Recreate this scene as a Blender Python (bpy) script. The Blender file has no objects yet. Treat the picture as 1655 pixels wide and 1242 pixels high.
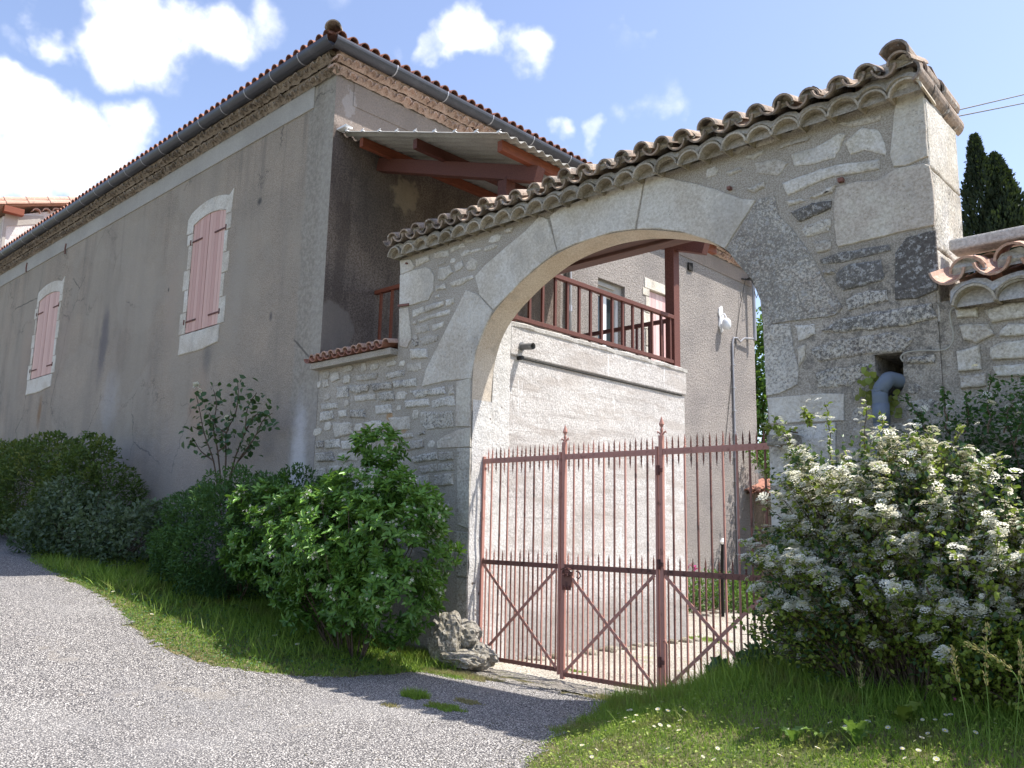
import bpy, bmesh, math, random
import numpy as np
from mathutils import Vector, Matrix, noise
from mathutils.geometry import tessellate_polygon
R = math.radians
SC = bpy.context.scene
COL = SC.collection
random.seed(7); RNG = np.random.default_rng(7)
# ------------------------------------------------------------------ camera
F_PX, PITCH, ROLL, YAW = 1351.63, R(9.65787), R(1.140158), R(-43.412136)
CAM = np.array([0.0, 0.0, 1.6])
_w = np.array([math.sin(YAW)*math.cos(PITCH), math.cos(YAW)*math.cos(PITCH), math.sin(PITCH)])
_r0 = np.array([math.cos(YAW), -math.sin(YAW), 0.0]); _u0 = np.cross(_r0, _w)
_r = math.cos(ROLL)*_r0 + math.sin(ROLL)*_u0; _u = -math.sin(ROLL)*_r0 + math.cos(ROLL)*_u0
cd = bpy.data.cameras.new('camera'); cam = bpy.data.objects.new('camera', cd); COL.objects.link(cam)
cam.matrix_world = Matrix(((_r[0], _u[0], -_w[0], 0), (_r[1], _u[1], -_w[1], 0), (_r[2], _u[2], -_w[2], 1.6), (0, 0, 0, 1)))
cd.sensor_width = 36; cd.lens = F_PX/1655*36; cd.clip_end = 3000; cd.clip_start = 0.05
SC.camera = cam
def ray(x, y): return _w + ((x-827.5)/F_PX)*_r - ((y-621)/F_PX)*_u
def hit(x, y, ax, val):
    d = ray(x, y); i = 'xyz'.index(ax); return CAM + (val-CAM[i])/d[i]*d
# ------------------------------------------------------------------ sky, clouds, sun
SUN = Vector((1.0, 0.83, 2.45)).normalized()
EL = math.asin(SUN.z); AZ = math.atan2(SUN.x, SUN.y)
W = bpy.data.worlds.new('World'); SC.world = W; W.use_nodes = True
nt = W.node_tree; nt.nodes.clear(); N = nt.nodes.new; L = nt.links.new
out = N('ShaderNodeOutputWorld'); sky = N('ShaderNodeTexSky'); sky.sky_type = 'NISHITA'; sky.sun_disc = False
sky.sun_elevation = EL; sky.sun_rotation = AZ; sky.air_density = 1.0; sky.dust_density = 1.2; sky.ozone_density = 1.2
bg = N('ShaderNodeBackground'); bg.inputs[1].default_value = 0.15
hs = N('ShaderNodeHueSaturation'); hs.inputs['Hue'].default_value = .508; hs.inputs['Saturation'].default_value = .95; hs.inputs['Value'].default_value = .93; L(sky.outputs[0], hs.inputs['Color']); L(hs.outputs[0], bg.inputs[0])
tc = N('ShaderNodeTexCoord')
def vmath(op, a, b=None):
    n = N('ShaderNodeVectorMath'); n.operation = op
    for i, v in enumerate((a, b)):
        if v is None: continue
        if isinstance(v, tuple): n.inputs[i].default_value = v
        else: L(v, n.inputs[i])
    return n
def wmath(op, a, b=0.0, clamp=False):
    n = N('ShaderNodeMath'); n.operation = op; n.use_clamp = clamp
    for i, v in enumerate((a, b)):
        if isinstance(v, (int, float)): n.inputs[i].default_value = v
        else: L(v, n.inputs[i])
    return n.outputs[0]
gen = vmath('NORMALIZE', tc.outputs['Generated']).outputs[0]
wn = N('ShaderNodeTexNoise'); wn.inputs['Scale'].default_value = 9; wn.inputs['Detail'].default_value = 5; L(gen, wn.inputs['Vector'])
off = vmath('SCALE', vmath('SUBTRACT', wn.outputs['Color'], (.5, .5, .5)).outputs[0]); off.inputs[3].default_value = 0.16
dirv = vmath('ADD', gen, off.outputs[0]).outputs[0]
CL = [(110,45,48,.9),(180,55,62,.95),(255,68,66,.95),(330,60,60,.92),(385,55,45,.6),(430,35,50,.6),(15,190,62,1.),(100,235,74,.9),(40,275,70,.9),(195,205,52,.8),(20,45,30,.4),(280,130,42,.42),
      (-60,260,90,.9),(-190,380,150,1.),(770,45,42,.75),(740,70,28,.5),(840,75,42,.62),(680,70,24,.35),(1045,158,38,.46),(1070,185,26,.36),(905,190,32,.55),(975,180,28,.5),(1032,48,20,.3),(985,80,20,.25),(1050,120,24,.3),
      (600,-260,160,.8),(1300,-500,200,.9),(2300,150,260,.8)]
acc = None
for (cx, cy, rad, amp) in CL:
    d = ray(cx, cy); d = d/np.linalg.norm(d)
    dt = vmath('DISTANCE', dirv, tuple(d)).outputs['Value']
    mr = N('ShaderNodeMapRange'); mr.interpolation_type = 'SMOOTHSTEP'
    L(dt, mr.inputs[0]); mr.inputs[1].default_value = rad/F_PX*1.5; mr.inputs[2].default_value = rad/F_PX*.35
    mr.inputs[3].default_value = 0; mr.inputs[4].default_value = amp
    acc = mr.outputs[0] if acc is None else wmath('MAXIMUM', acc, mr.outputs[0])
n2 = N('ShaderNodeTexNoise'); n2.inputs['Scale'].default_value = 11; n2.inputs['Detail'].default_value = 9; n2.inputs['Roughness'].default_value = .62; L(gen, n2.inputs['Vector'])
dens = wmath('MULTIPLY', acc, wmath('ADD', wmath('MULTIPLY', n2.outputs[0], 1.9), -.12))
mr = N('ShaderNodeMapRange'); mr.interpolation_type = 'SMOOTHSTEP'; L(dens, mr.inputs[0])
mr.inputs[1].default_value = .18; mr.inputs[2].default_value = .80
cb = N('ShaderNodeBackground'); cb.inputs[0].default_value = (.97, .98, 1, 1); cb.inputs[1].default_value = .80
mx = N('ShaderNodeMixShader'); L(mr.outputs[0], mx.inputs[0]); L(bg.outputs[0], mx.inputs[1]); L(cb.outputs[0], mx.inputs[2]); L(mx.outputs[0], out.inputs[0])
sd = bpy.data.lights.new('sun', 'SUN'); sd.energy = 4.4; sd.angle = R(.55); sd.color = (1, .95, .88)
so = bpy.data.objects.new('sun', sd); COL.objects.link(so); so.rotation_euler = SUN.to_track_quat('Z', 'Y').to_euler(); so.location = (0, 0, 30)
SC.view_settings.view_transform = 'Standard'; SC.view_settings.look = 'None'; SC.view_settings.gamma = 1; SC.view_settings.exposure = 1.0
# ------------------------------------------------------------------ material helpers
class NT:
    def __init__(s, name):
        s.m = bpy.data.materials.new(name); s.m.use_nodes = True; s.t = s.m.node_tree; s.t.nodes.clear()
        s.out = s.n('ShaderNodeOutputMaterial'); s.pos = s.n('ShaderNodeNewGeometry').outputs['Position']
    def n(s, k): return s.t.nodes.new(k)
    def l(s, a, b): s.t.links.new(a, b)
    def put(s, v, inp):
        if isinstance(v, (int, float)): inp.default_value = v
        elif isinstance(v, tuple): inp.default_value = (*v, 1) if len(v) == 3 and len(inp.default_value) == 4 else v
        else: s.l(v, inp)
    def noise(s, sc, det=6, rough=.6, vec=None, stretch=None):
        n = s.n('ShaderNodeTexNoise'); n.inputs['Scale'].default_value = sc; n.inputs['Detail'].default_value = det; n.inputs['Roughness'].default_value = rough
        v = vec or s.pos
        if stretch: v = s.vm('MULTIPLY', v, stretch)
        s.l(v, n.inputs['Vector']); return n.outputs[0]
    def vor(s, sc, feat='F1', vec=None, out='Distance'):
        n = s.n('ShaderNodeTexVoronoi'); n.feature = feat; n.inputs['Scale'].default_value = sc; s.l(vec or s.pos, n.inputs['Vector']); return n.outputs[out]
    def vm(s, op, a, b):
        n = s.n('ShaderNodeVectorMath'); n.operation = op; s.put(a, n.inputs[0]); s.put(b, n.inputs[1]); return n.outputs['Value'] if op in ('LENGTH', 'DISTANCE', 'DOT_PRODUCT') else n.outputs[0]
    def ma(s, op, a, b=0.0, clamp=False):
        n = s.n('ShaderNodeMath'); n.operation = op; n.use_clamp = clamp; s.put(a, n.inputs[0]); s.put(b, n.inputs[1]); return n.outputs[0]
    def ss(s, v, a, b, lo=0., hi=1.):
        n = s.n('ShaderNodeMapRange'); n.interpolation_type = 'SMOOTHSTEP'; s.put(v, n.inputs[0])
        for i, x in enumerate((a, b, lo, hi)): s.put(x, n.inputs[i+1])
        return n.outputs[0]
    def mix(s, f, a, b, mode='MIX'):
        n = s.n('ShaderNodeMix'); n.data_type = 'RGBA'; n.blend_type = mode; n.clamp_factor = True
        s.put(f, n.inputs[0]); s.put(a, n.inputs[6]); s.put(b, n.inputs[7]); return n.outputs[2]
    def attr(s, k):
        n = s.n('ShaderNodeAttribute'); n.attribute_name = k; return n.outputs['Fac']
    def blob(s, c, r, soft=.5, nz=.35, nscale=2.5):
        # 1 inside an ellipse of radii r round c, ragged edge
        v = s.vm('SUBTRACT', s.pos, tuple(c)); v = s.vm('DIVIDE', v, tuple(r)); d = s.vm('LENGTH', v, (0, 0, 0))
        d = s.ma('ADD', d, s.ma('MULTIPLY', s.ma('SUBTRACT', s.noise(nscale, 5, .65), .5), nz*2))
        return s.ss(d, 1.0, 1.0-soft)
    def bump(s, h, strength, dist, prev=None):
        b = s.n('ShaderNodeBump'); b.inputs['Strength'].default_value = strength; b.inputs['Distance'].default_value = dist; s.l(h, b.inputs['Height'])
        if prev is not None: s.l(prev, b.inputs['Normal'])
        return b.outputs[0]
    def bsdf(s, col, rough=.85, nrm=None, metal=0., spec=.3):
        b = s.n('ShaderNodeBsdfPrincipled'); s.put(col, b.inputs['Base Color']); s.put(rough, b.inputs['Roughness']); b.inputs['Metallic'].default_value = metal
        b.inputs['Specular IOR Level'].default_value = spec
        if nrm is not None: s.l(nrm, b.inputs['Normal'])
        s.l(b.outputs[0], s.out.inputs[0]); return s.m
def grainy(name, c1, c2, big=1.2, fine=45, speck=.25, bump=.5, dist=.01, rough=.9, stretch=None, lump=8, extra=None, spec=.2, rnd=None):
    s = NT(name)
    col = s.mix(s.ss(s.noise(big, 6, .6, stretch=stretch), .35, .65), c1, c2)
    f = s.noise(fine, 4, .7); col = s.mix(speck, col, s.mix(s.ss(f, .35, .65), (.08, .08, .08), (1, 1, 1)), 'SOFT_LIGHT' if speck < .6 else 'OVERLAY')
    if rnd: col = s.mix(rnd, col, s.mix(s.attr('rnd'), (.15, .15, .15), (.95, .95, .95)), 'OVERLAY')
    if extra: col = extra(s, col)
    n = s.bump(s.noise(lump, 6, .65), bump*.7, dist*3); n = s.bump(f, bump, dist, n)
    return s.bsdf(col, rough, n, spec=spec)
def paint(name, col, col2, rough=.6, wear=.5, scale=6, metal=0., bump=.2, stretch=None):
    s = NT(name); c = s.mix(s.ss(s.noise(scale, 6, .65, stretch=stretch), wear, wear+.18), col, col2)
    c = s.mix(.3, c, s.mix(s.attr('rnd'), (.25, .25, .25), (.8, .8, .8)), 'OVERLAY')
    return s.bsdf(c, rough, s.bump(s.noise(60, 4), bump, .003), metal)
def leafmat(name, dark, light, trans=.35, rough=.45, tint=None):
    s = NT(name); c = s.mix(s.attr('rnd'), dark, light)
    if tint: c = s.mix(s.ss(s.noise(tint[0], 3), .5, .68), c, tint[1])
    b = s.n('ShaderNodeBsdfPrincipled'); s.put(c, b.inputs['Base Color']); b.inputs['Roughness'].default_value = rough; b.inputs['Specular IOR Level'].default_value = .35
    t = s.n('ShaderNodeBsdfTranslucent'); s.put(s.mix(.5, c, (.16, .24, .02)), t.inputs[0])
    m = s.n('ShaderNodeMixShader'); m.inputs[0].default_value = trans; s.l(b.outputs[0], m.inputs[1]); s.l(t.outputs[0], m.inputs[2]); s.l(m.outputs[0], s.out.inputs[0]); return s.m
M = {}
# ---- stone and mortar
def limestone(name, light, warm, pit=1.0, dk=1.0, smear=0., gr=.7):
    s = NT(name); col = s.mix(s.ss(s.noise(2.3, 7, .6), .38, .62), light, warm)
    col = s.mix(.38, col, s.mix(s.attr('rnd'), (.3, .3, .3), (.72, .72, .72)), 'OVERLAY')
    if smear: col = s.mix(s.ma('MULTIPLY', s.ss(s.noise(5.5, 6, .7), .50, .60), smear), col, (.32, .295, .26))
    grain = s.noise(38, 6, .75); col = s.mix(gr, col, s.mix(s.ss(grain, .36, .64), (.12, .12, .12), (.92, .92, .92)), 'SOFT_LIGHT')
    ln = s.noise(42, 8, .8); lm = s.noise(4, 5, .65)
    la = s.attr('lich'); v = s.ma('ADD', s.ma('ADD', s.ma('MULTIPLY', ln, 1.0), s.ma('MULTIPLY', lm, .28)), s.ma('MULTIPLY', la, .36))
    mask = s.ss(v, .80, .95); col = s.mix(s.ma('MULTIPLY', mask, .82*dk), col, (.045, .043, .046))
    wl = s.ss(s.vor(16, vec=s.vm('ADD', s.pos, s.vm('MULTIPLY', s.pos, (.1, .1, .1)))), .17, .11); wl = s.ma('MULTIPLY', wl, s.ss(lm, .42, .6)); col = s.mix(s.ma('MULTIPLY', wl, s.ma('MULTIPLY', la, .9)), col, (.55, .55, .52)); wn2 = s.ma('MULTIPLY', s.ss(s.noise(19, 6, .75), .52, .60), s.ma('MULTIPLY', la, .75)); col = s.mix(wn2, col, (.42, .42, .41))
    sm_ = s.ma('MULTIPLY', s.ss(s.noise(1.4, 7, .7, stretch=(1, 1, .5)), .50, .64), .38); col = s.mix(sm_, col, (.33, .31, .285))
    pits = s.ss(s.vor(22), .11*pit, .05*pit); pm = s.ma('MULTIPLY', pits, s.ss(s.noise(9, 3), .5, .6)); col = s.mix(s.ma('MULTIPLY', pm, .75), col, (.1, .09, .08))
    och = s.ma('MULTIPLY', s.ss(s.noise(6, 5, .7), .66, .74), .35); col = s.mix(och, col, (.42, .3, .14))
    n = s.bump(s.noise(7, 6, .7), .6, .03); n = s.bump(grain, .9, .012, n); n = s.bump(s.ma('SUBTRACT', 1, pits), .8, .012, n)
    return s.bsdf(col, .92, n, spec=.15)
M['stone'] = limestone('limestone_rubble', (.62, .58, .51), (.50, .455, .38), 1.3, smear=.2)
M['dressed'] = limestone('limestone_dressed', (.64, .60, .525), (.55, .495, .415), 1.2, .8, gr=.5)
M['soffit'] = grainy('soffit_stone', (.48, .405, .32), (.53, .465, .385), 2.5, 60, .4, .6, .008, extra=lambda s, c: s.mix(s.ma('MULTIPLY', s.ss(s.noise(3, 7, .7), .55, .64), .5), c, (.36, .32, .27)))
def mort_x(s, col):
    dk = s.ma('MULTIPLY', s.blob((-2.5, 7.13, 3.3), (1.2, .8, 1.2), .7, .5, 3), s.ss(s.noise(12, 7, .8), .44, .60)); col = s.mix(s.ma('MULTIPLY', dk, .65), col, (.055, .052, .048))
    for c, r in (((-9.05, 7.13, 3.05), (.10, .3, .07)), ((-8.95, 7.13, 2.62), (.11, .3, .06)), ((-9.25, 7.13, 1.85), (.3, .3, .07)), ((-8.72, 7.13, 2.9), (.1, .3, .12))):
        col = s.mix(s.ma('MULTIPLY', s.blob(c, r, .5, .5, 14), .6), col, (.42, .22, .06))
    return col
M['mortar'] = grainy('lime_mortar', (.40, .36, .305), (.335, .30, .25), 1.4, 70, .5, .8, .008, extra=mort_x, lump=14)
# ---- house renders
def front_x(s, col):
    st = s.noise(.9, 5, .6, stretch=(1.6, 1, .22)); col = s.mix(s.ma('MULTIPLY', s.ss(st, .46, .66), .45), col, (.20, .178, .155))
    lt = s.noise(.5, 4, .6, stretch=(1, 1, .5)); col = s.mix(s.ma('MULTIPLY', s.ss(lt, .48, .6), .5), col, (.37, .325, .265))
    sx = s.n('ShaderNodeSeparateXYZ'); s.l(s.pos, sx.inputs[0]); x, z = sx.outputs[0], sx.outputs[2]
    qx = s.ma('ADD', x, s.ma('MULTIPLY', s.ma('SUBTRACT', s.noise(3, 5, .7), .5), .28))
    q = s.ss(qx, -11.62, -11.5); col = s.mix(s.ma('MULTIPLY', q, .85), col, s.mix(s.ss(s.noise(14, 7, .75), .38, .62), (.25, .225, .19), (.38, .345, .29)))
    rn_ = s.ma('MULTIPLY', s.ss(s.noise(2.2, 6, .7, stretch=(2.2, 1, .10)), .52, .66), s.ss(s.ma('ADD', z, s.ma('MULTIPLY', s.noise(1.3, 4), 3)), 7.6, 9.8)); col = s.mix(s.ma('MULTIPLY', rn_, .38), col, (.15, .135, .12))
    cv_ = s.vm('ADD', s.pos, s.ma('MULTIPLY', s.noise(1.6, 7, .7), .9)); ck = s.ma('MULTIPLY', s.ss(s.vor(.42, 'DISTANCE_TO_EDGE', vec=cv_), .0065, .0025), s.ss(s.noise(.45, 3), .50, .56)); col = s.mix(s.ma('MULTIPLY', ck, .75), col, (.09, .08, .07))
    pt = s.ss(s.noise(.33, 3, .55), .54, .56); col = s.mix(s.ma('MULTIPLY', pt, .22), col, (.42, .37, .31))
    edge = s.ss(qx, -11.2, -11.05); col = s.mix(s.ma('MULTIPLY', edge, .22), col, (.46, .43, .38))
    low = s.ss(s.ma('ADD', z, s.ma('MULTIPLY', s.noise(1.5, 5), 1.6)), 4.6, 3.4); col = s.mix(s.ma('MULTIPLY', low, .4), col, (.29, .275, .28))
    for c, r, k, a in (((-19.55, 7.13, 5.55), (.38, 1, 1.25), (.13, .12, .13), .75), ((-23.35, 7.13, 4.25), (.2, 1, .6), (.25, .15, .08), .75), ((-14.5, 7.13, 4.6), (.25, 1, .55), (.16, .15, .14), .6),
                       ((-14.75, 7.13, 3.7), (.5, 1, .9), (.36, .24, .17), .5), ((-16.2, 7.13, 5.9), (.42, 1, 1.6), (.38, .31, .25), .6), ((-13.6, 7.13, 6.), (.42, 1, 1.8), (.36, .32, .27), .5), ((-25., 7.13, 5.9), (.6, 1, 1.5), (.37, .29, .23), .55),
                       ((-22.1, 7.13, 6.), (.5, 1, 1.4), (.36, .29, .24), .5), ((-18.9, 7.13, 4.1), (.7, 1, .9), (.44, .42, .41), .5), ((-11.25, 7.13, 2.5), (.3, 1, 1.3), (.58, .57, .58), .8), ((-13.0, 7.13, 7.2), (.12, 1, .1), (.06, .06, .06), .8),
                       ((-12.35, 7.13, 5.0), (.07, 1, .12), (.1, .09, .09), .8), ((-16.4, 7.13, 6.2), (.05, 1, .07), (.06, .06, .06), .8)):
        col = s.mix(s.ma('MULTIPLY', s.blob(c, r, .8, .45, 3), a), col, k)
    sp = s.ma('MULTIPLY', s.ss(s.vor(24), .12, .07), s.ss(s.noise(5, 3), .5, .65)); col = s.mix(s.ma('MULTIPLY', sp, .6), col, (.6, .58, .55))
    sp = s.ma('MULTIPLY', s.ss(s.vor(17), .10, .05), s.ss(s.noise(3.3, 3), .5, .6)); col = s.mix(s.ma('MULTIPLY', sp, .7), col, (.08, .08, .08)); return col
M['front'] = grainy('cement_render_front', (.36, .298, .235), (.305, .26, .21), 1.1, 55, .5, 1.0, .012, extra=front_x)
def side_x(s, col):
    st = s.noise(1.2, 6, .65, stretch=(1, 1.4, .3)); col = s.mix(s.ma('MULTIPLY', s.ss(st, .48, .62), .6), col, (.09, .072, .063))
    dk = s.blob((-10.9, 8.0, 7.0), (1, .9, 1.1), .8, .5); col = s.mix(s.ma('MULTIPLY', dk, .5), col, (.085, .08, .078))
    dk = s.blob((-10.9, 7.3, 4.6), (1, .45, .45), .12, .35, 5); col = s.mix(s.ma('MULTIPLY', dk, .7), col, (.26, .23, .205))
    dk = s.blob((-10.9, 8.65, 7.2), (1, .3, .38), .35, .9, 5); col = s.mix(s.ma('MULTIPLY', dk, .6), col, (.42, .35, .26))  # light coming through onto the wall, painted as a pale ragged patch
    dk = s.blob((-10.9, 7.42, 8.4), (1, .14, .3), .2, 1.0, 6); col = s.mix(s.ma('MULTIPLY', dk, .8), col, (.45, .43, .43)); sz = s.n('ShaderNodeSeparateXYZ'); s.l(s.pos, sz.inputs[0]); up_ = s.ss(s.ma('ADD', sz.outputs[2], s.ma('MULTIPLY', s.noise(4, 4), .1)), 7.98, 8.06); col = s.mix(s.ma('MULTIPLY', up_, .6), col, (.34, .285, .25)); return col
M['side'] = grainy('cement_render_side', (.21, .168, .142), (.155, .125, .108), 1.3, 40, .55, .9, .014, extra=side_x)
M['rough'] = grainy('roughcast_far', (.34, .305, .28), (.27, .245, .23), .9, 34, .58, 1.0, .026, lump=20)
def block_x(s, col):
    b = s.noise(2.0, 6, .65, stretch=(1, .35, 1.6)); col = s.mix(s.ma('MULTIPLY', s.ss(b, .48, .6), .55), col, (.38, .335, .30))
    ln_ = s.ss(s.noise(2.5, 7, .7, stretch=(1, .25, 7)), .56, .62); col = s.mix(s.ma('MULTIPLY', ln_, .45), col, (.30, .265, .24))
    w = s.ma('MULTIPLY', s.ss(s.noise(4, 5, .6, stretch=(1, 2.6, .25)), .63, .68), .6); col = s.mix(w, col, (.72, .71, .70))
    sx = s.n('ShaderNodeSeparateXYZ'); s.l(s.pos, sx.inputs[0]); z = s.ma('ADD', sx.outputs[2], s.ma('MULTIPLY', s.noise(3, 5), .5)); 
    col = s.mix(s.ma('MULTIPLY', s.ss(z, 1.05, .6), .55), col, (.22, .20, .18)); return col
M['block'] = grainy('cast_cement', (.54, .515, .49), (.46, .435, .415), 1.3, 45, .55, .8, .012, extra=block_x)
M['band'] = grainy('band_cement', (.40, .38, .345), (.35, .33, .30), 1.2, 50, .2, .4, .006)
M['plaster'] = grainy('jamb_plaster', (.63, .61, .58), (.52, .50, .47), 2.5, 45, .4, 1., .012, extra=lambda s, c: s.mix(s.ma('MULTIPLY', s.ss(s.vor(9), .2, .12), s.ss(s.noise(3, 3), .52, .6)), c, (.16, .13, .11)))
M['genbrown'] = grainy('genoise_brown', (.205, .165, .13), (.275, .225, .18), 4, 30, .4, .6, .012, rnd=.3)
M['genpink'] = grainy('genoise_pink', (.46, .325, .27), (.38, .275, .225), 3, 30, .35, .6, .012, rnd=.3)
M['genstone'] = grainy('genoise_limewash', (.38, .335, .265), (.28, .245, .19), 3.5, 50, .4, .5, .008, rnd=.35)
# ---- tiles
def tilemat(name, c1, c2, lich, lichc=(.10, .095, .09), white=.2):
    s = NT(name); c = s.mix(s.attr('rnd'), c1, c2); c = s.mix(.35, c, s.mix(s.ss(s.noise(50, 5, .7), .35, .65), (.15,)*3, (.9,)*3), 'SOFT_LIGHT')
    c = s.mix(s.ma('MULTIPLY', s.ss(s.noise(7, 8, .75), .62-lich*.28, .72-lich*.2), .85), c, lichc)
    c = s.mix(s.ma('MULTIPLY', s.ss(s.noise(13, 6, .7), .58, .66), white), c, (.55, .54, .50))
    return s.bsdf(c, .88, s.bump(s.noise(25, 6, .7), .5, .012), spec=.2)
M['tilenew'] = tilemat('terracotta', (.36, .17, .115), (.27, .13, .10), .25)
M['tileold'] = tilemat('old_tile', (.40, .31, .24), (.27, .215, .175), .5, (.12, .11, .098), .9)
M['tilepink'] = tilemat('pink_tile', (.50, .34, .27), (.44, .27, .20), .25, (.14, .12, .11), .6)
M['ridge'] = grainy('ridge_mortar', (.5, .48, .45), (.4, .38, .35), 3, 40, .4, .6, .01)
M['zinc'] = paint('zinc', (.075, .077, .092), (.10, .102, .12), .38, .5, 3, .35, .05)
M['strap'] = paint('strap', (.42, .42, .46), (.32, .32, .36), .4, .5, 6, .4)
# ---- timber, paint, iron
def wood(name, c1, c2, st):
    s = NT(name); g = s.noise(9, 6, .65, stretch=st); c = s.mix(s.ss(g, .35, .65), c1, c2); c = s.mix(.3, c, s.mix(s.attr('rnd'), (.3,)*3, (.75,)*3), 'OVERLAY')
    kn = s.ss(s.vor(2.2), .08, .03); c = s.mix(s.ma('MULTIPLY', kn, .6), c, (.03, .012, .01)); return s.bsdf(c, .62, s.bump(g, .35, .006))
M['wood'] = wood('stained_timber', (.095, .034, .026), (.145, .055, .04), (6, 6, 6)); M['woodo'] = wood('orange_timber', (.23, .07, .034), (.17, .05, .028), (6, .8, 6))
M['lintel'] = wood('old_lintel', (.12, .055, .042), (.075, .035, .03), (.7, 7, 7))
M['pink'] = paint('pink_shutter_paint', (.60, .375, .315), (.50, .31, .26), .6, .55, 4, stretch=(1, 1, .3)); M['pinkg'] = paint('shutter_groove', (.20, .09, .08), (.2, .1, .09)); M['pinkl'] = paint('pale_pink_door', (.66, .44, .42), (.6, .4, .38))
M['iron'] = paint('rusty_painted_iron', (.44, .22, .175), (.17, .08, .062), .7, .56, 9, .0, .4); M['irond'] = paint('rust_dark_iron', (.20, .095, .075), (.08, .04, .034), .75, .5, 12, .0, .5)
M['hinge'] = paint('hinge_iron', (.14, .055, .045), (.07, .04, .035), .7)
M['sheet'] = grainy('fibre_cement_sheet', (.36, .345, .315), (.28, .27, .245), 1.5, 60, .2, .2, .004)
M['white'] = paint('white_paint', (.8, .8, .8), (.7, .7, .7), .4); M['dark'] = paint('dark_void', (.012, .011, .01), (.02, .018, .016), .9)
M['pvc'] = paint('grey_pvc', (.13, .16, .20), (.16, .19, .23), .4, .5, 3, 0, .05); M['pipeg'] = paint('grey_pipe', (.17, .17, .175), (.25, .25, .25), .5)
M['conduit'] = paint('conduit_zinc', (.32, .32, .34), (.4, .4, .42), .4, .5, 5, .2); M['cable'] = paint('cable_sheath', (.34, .32, .27), (.42, .40, .34), .7); M['wire'] = paint('black_wire', (.02, .02, .02), (.03, .03, .03), .6)
s = NT('window_glass'); M['glass'] = s.bsdf((.03, .04, .045), .05, None, 0, .8)
s = NT('lamp_glass'); M['lampg'] = s.bsdf((.75, .77, .8), .15, None, 0, .6)
# ---- ground
s = NT('asphalt'); pc = s.vor(75, out='Color'); sep = s.n('ShaderNodeSeparateColor'); s.l(pc, sep.inputs[0]); pd = s.vor(75)
pb = s.ma('POWER', sep.outputs[0], 1.6); c = s.mix(pb, (.20, .186, .172), (.74, .70, .65)); c = s.mix(s.ss(pd, .35, .62), c, (.06, .057, .06))
big = s.noise(.7, 6, .6); c = s.mix(s.ma('MULTIPLY', s.ss(big, .45, .7), .2), c, (.40, .385, .365)); c = s.mix(s.ma('MULTIPLY', s.ss(s.noise(2.2, 6, .65), .56, .68), .4), c, (.19, .18, .18))
c = s.mix(s.ma('MULTIPLY', s.ss(s.noise(9, 5, .7), .60, .72), .4), c, (.30, .25, .19))
c = s.mix(s.ma('MULTIPLY', s.ss(s.noise(1.1, 7, .7), .60, .64), .35), c, (.27, .24, .20)); c = s.mix(s.ma('MULTIPLY', s.ss(s.noise(.45, 5, .6, stretch=(.5, 2.2, 1)), .5, .66), .25), c, (.20, .195, .195))
h = s.ma('SUBTRACT', 1, pd); M['asphalt'] = s.bsdf(c, .9, s.bump(s.noise(160, 3), .3, .004, s.bump(h, .9, .012)), spec=.25)
M['gravel'] = grainy('courtyard_gravel', (.42, .385, .33), (.33, .30, .255), 1.1, 55, .75, .9, .02, lump=25, extra=lambda s, c: s.mix(s.ma('MULTIPLY', s.ss(s.noise(1.6, 6, .7), .57, .66), .6), c, (.25, .27, .12)))
M['soil'] = grainy('verge_soil', (.10, .105, .045), (.19, .16, .085), 1.5, 30, .5, .9, .03, extra=lambda s, c: s.mix(s.ss(s.noise(.8, 6, .7), .5, .62), c, (.075, .11, .035)))
M['rock'] = limestone('weathered_rock', (.33, .30, .245), (.22, .20, .15), 1.6, 1., smear=.5)
# ---- plants
M['grass'] = leafmat('grass_blade', (.125, .235, .03), (.34, .48, .075), .45, .55, (2.2, (.24, .25, .07))); M['dry'] = leafmat('dry_grass', (.27, .23, .10), (.38, .33, .16), .25, .7)
M['choisya'] = leafmat('glossy_leaf', (.05, .13, .02), (.19, .36, .065), .25, .3); M['hedge'] = leafmat('hedge_leaf', (.035, .07, .018), (.105, .165, .035), .25, .5, (1.3, (.17, .19, .035)))
M['fine'] = leafmat('fine_leaf', (.028, .082, .024), (.075, .165, .045), .3, .5); M['greyleaf'] = leafmat('bramble_leaf', (.045, .08, .042), (.135, .185, .11), .25, .5)
M['spir'] = leafmat('spirea_leaf', (.12, .19, .025), (.40, .48, .10), .42, .45, (1.2, (.20, .22, .045))); M['cyp'] = leafmat('cypress_leaf', (.010, .022, .010), (.03, .05, .02), .1, .7); M['tree'] = leafmat('tree_leaf', (.04, .11, .02), (.13, .24, .05), .4, .5)
M['rose'] = leafmat('rose_leaf', (.03, .075, .025), (.07, .13, .05), .25, .4); M['broad'] = leafmat('broad_leaf', (.10, .20, .04), (.22, .33, .09), .4, .4); M['petal'] = leafmat('white_petal', (.74, .70, .56), (.86, .84, .74), .3, .6)
M['petal2'] = leafmat('cream_petal', (.66, .59, .40), (.84, .80, .62), .3, .6); M['mag'] = leafmat('magenta_petal', (.5, .03, .2), (.6, .05, .3), .3, .6); M['yel'] = leafmat('yellow_eye', (.6, .4, .03), (.7, .5, .05), .1, .6)
M['bark'] = grainy('bark', (.12, .085, .06), (.08, .06, .045), 8, 40, .3, .6, .01)
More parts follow.
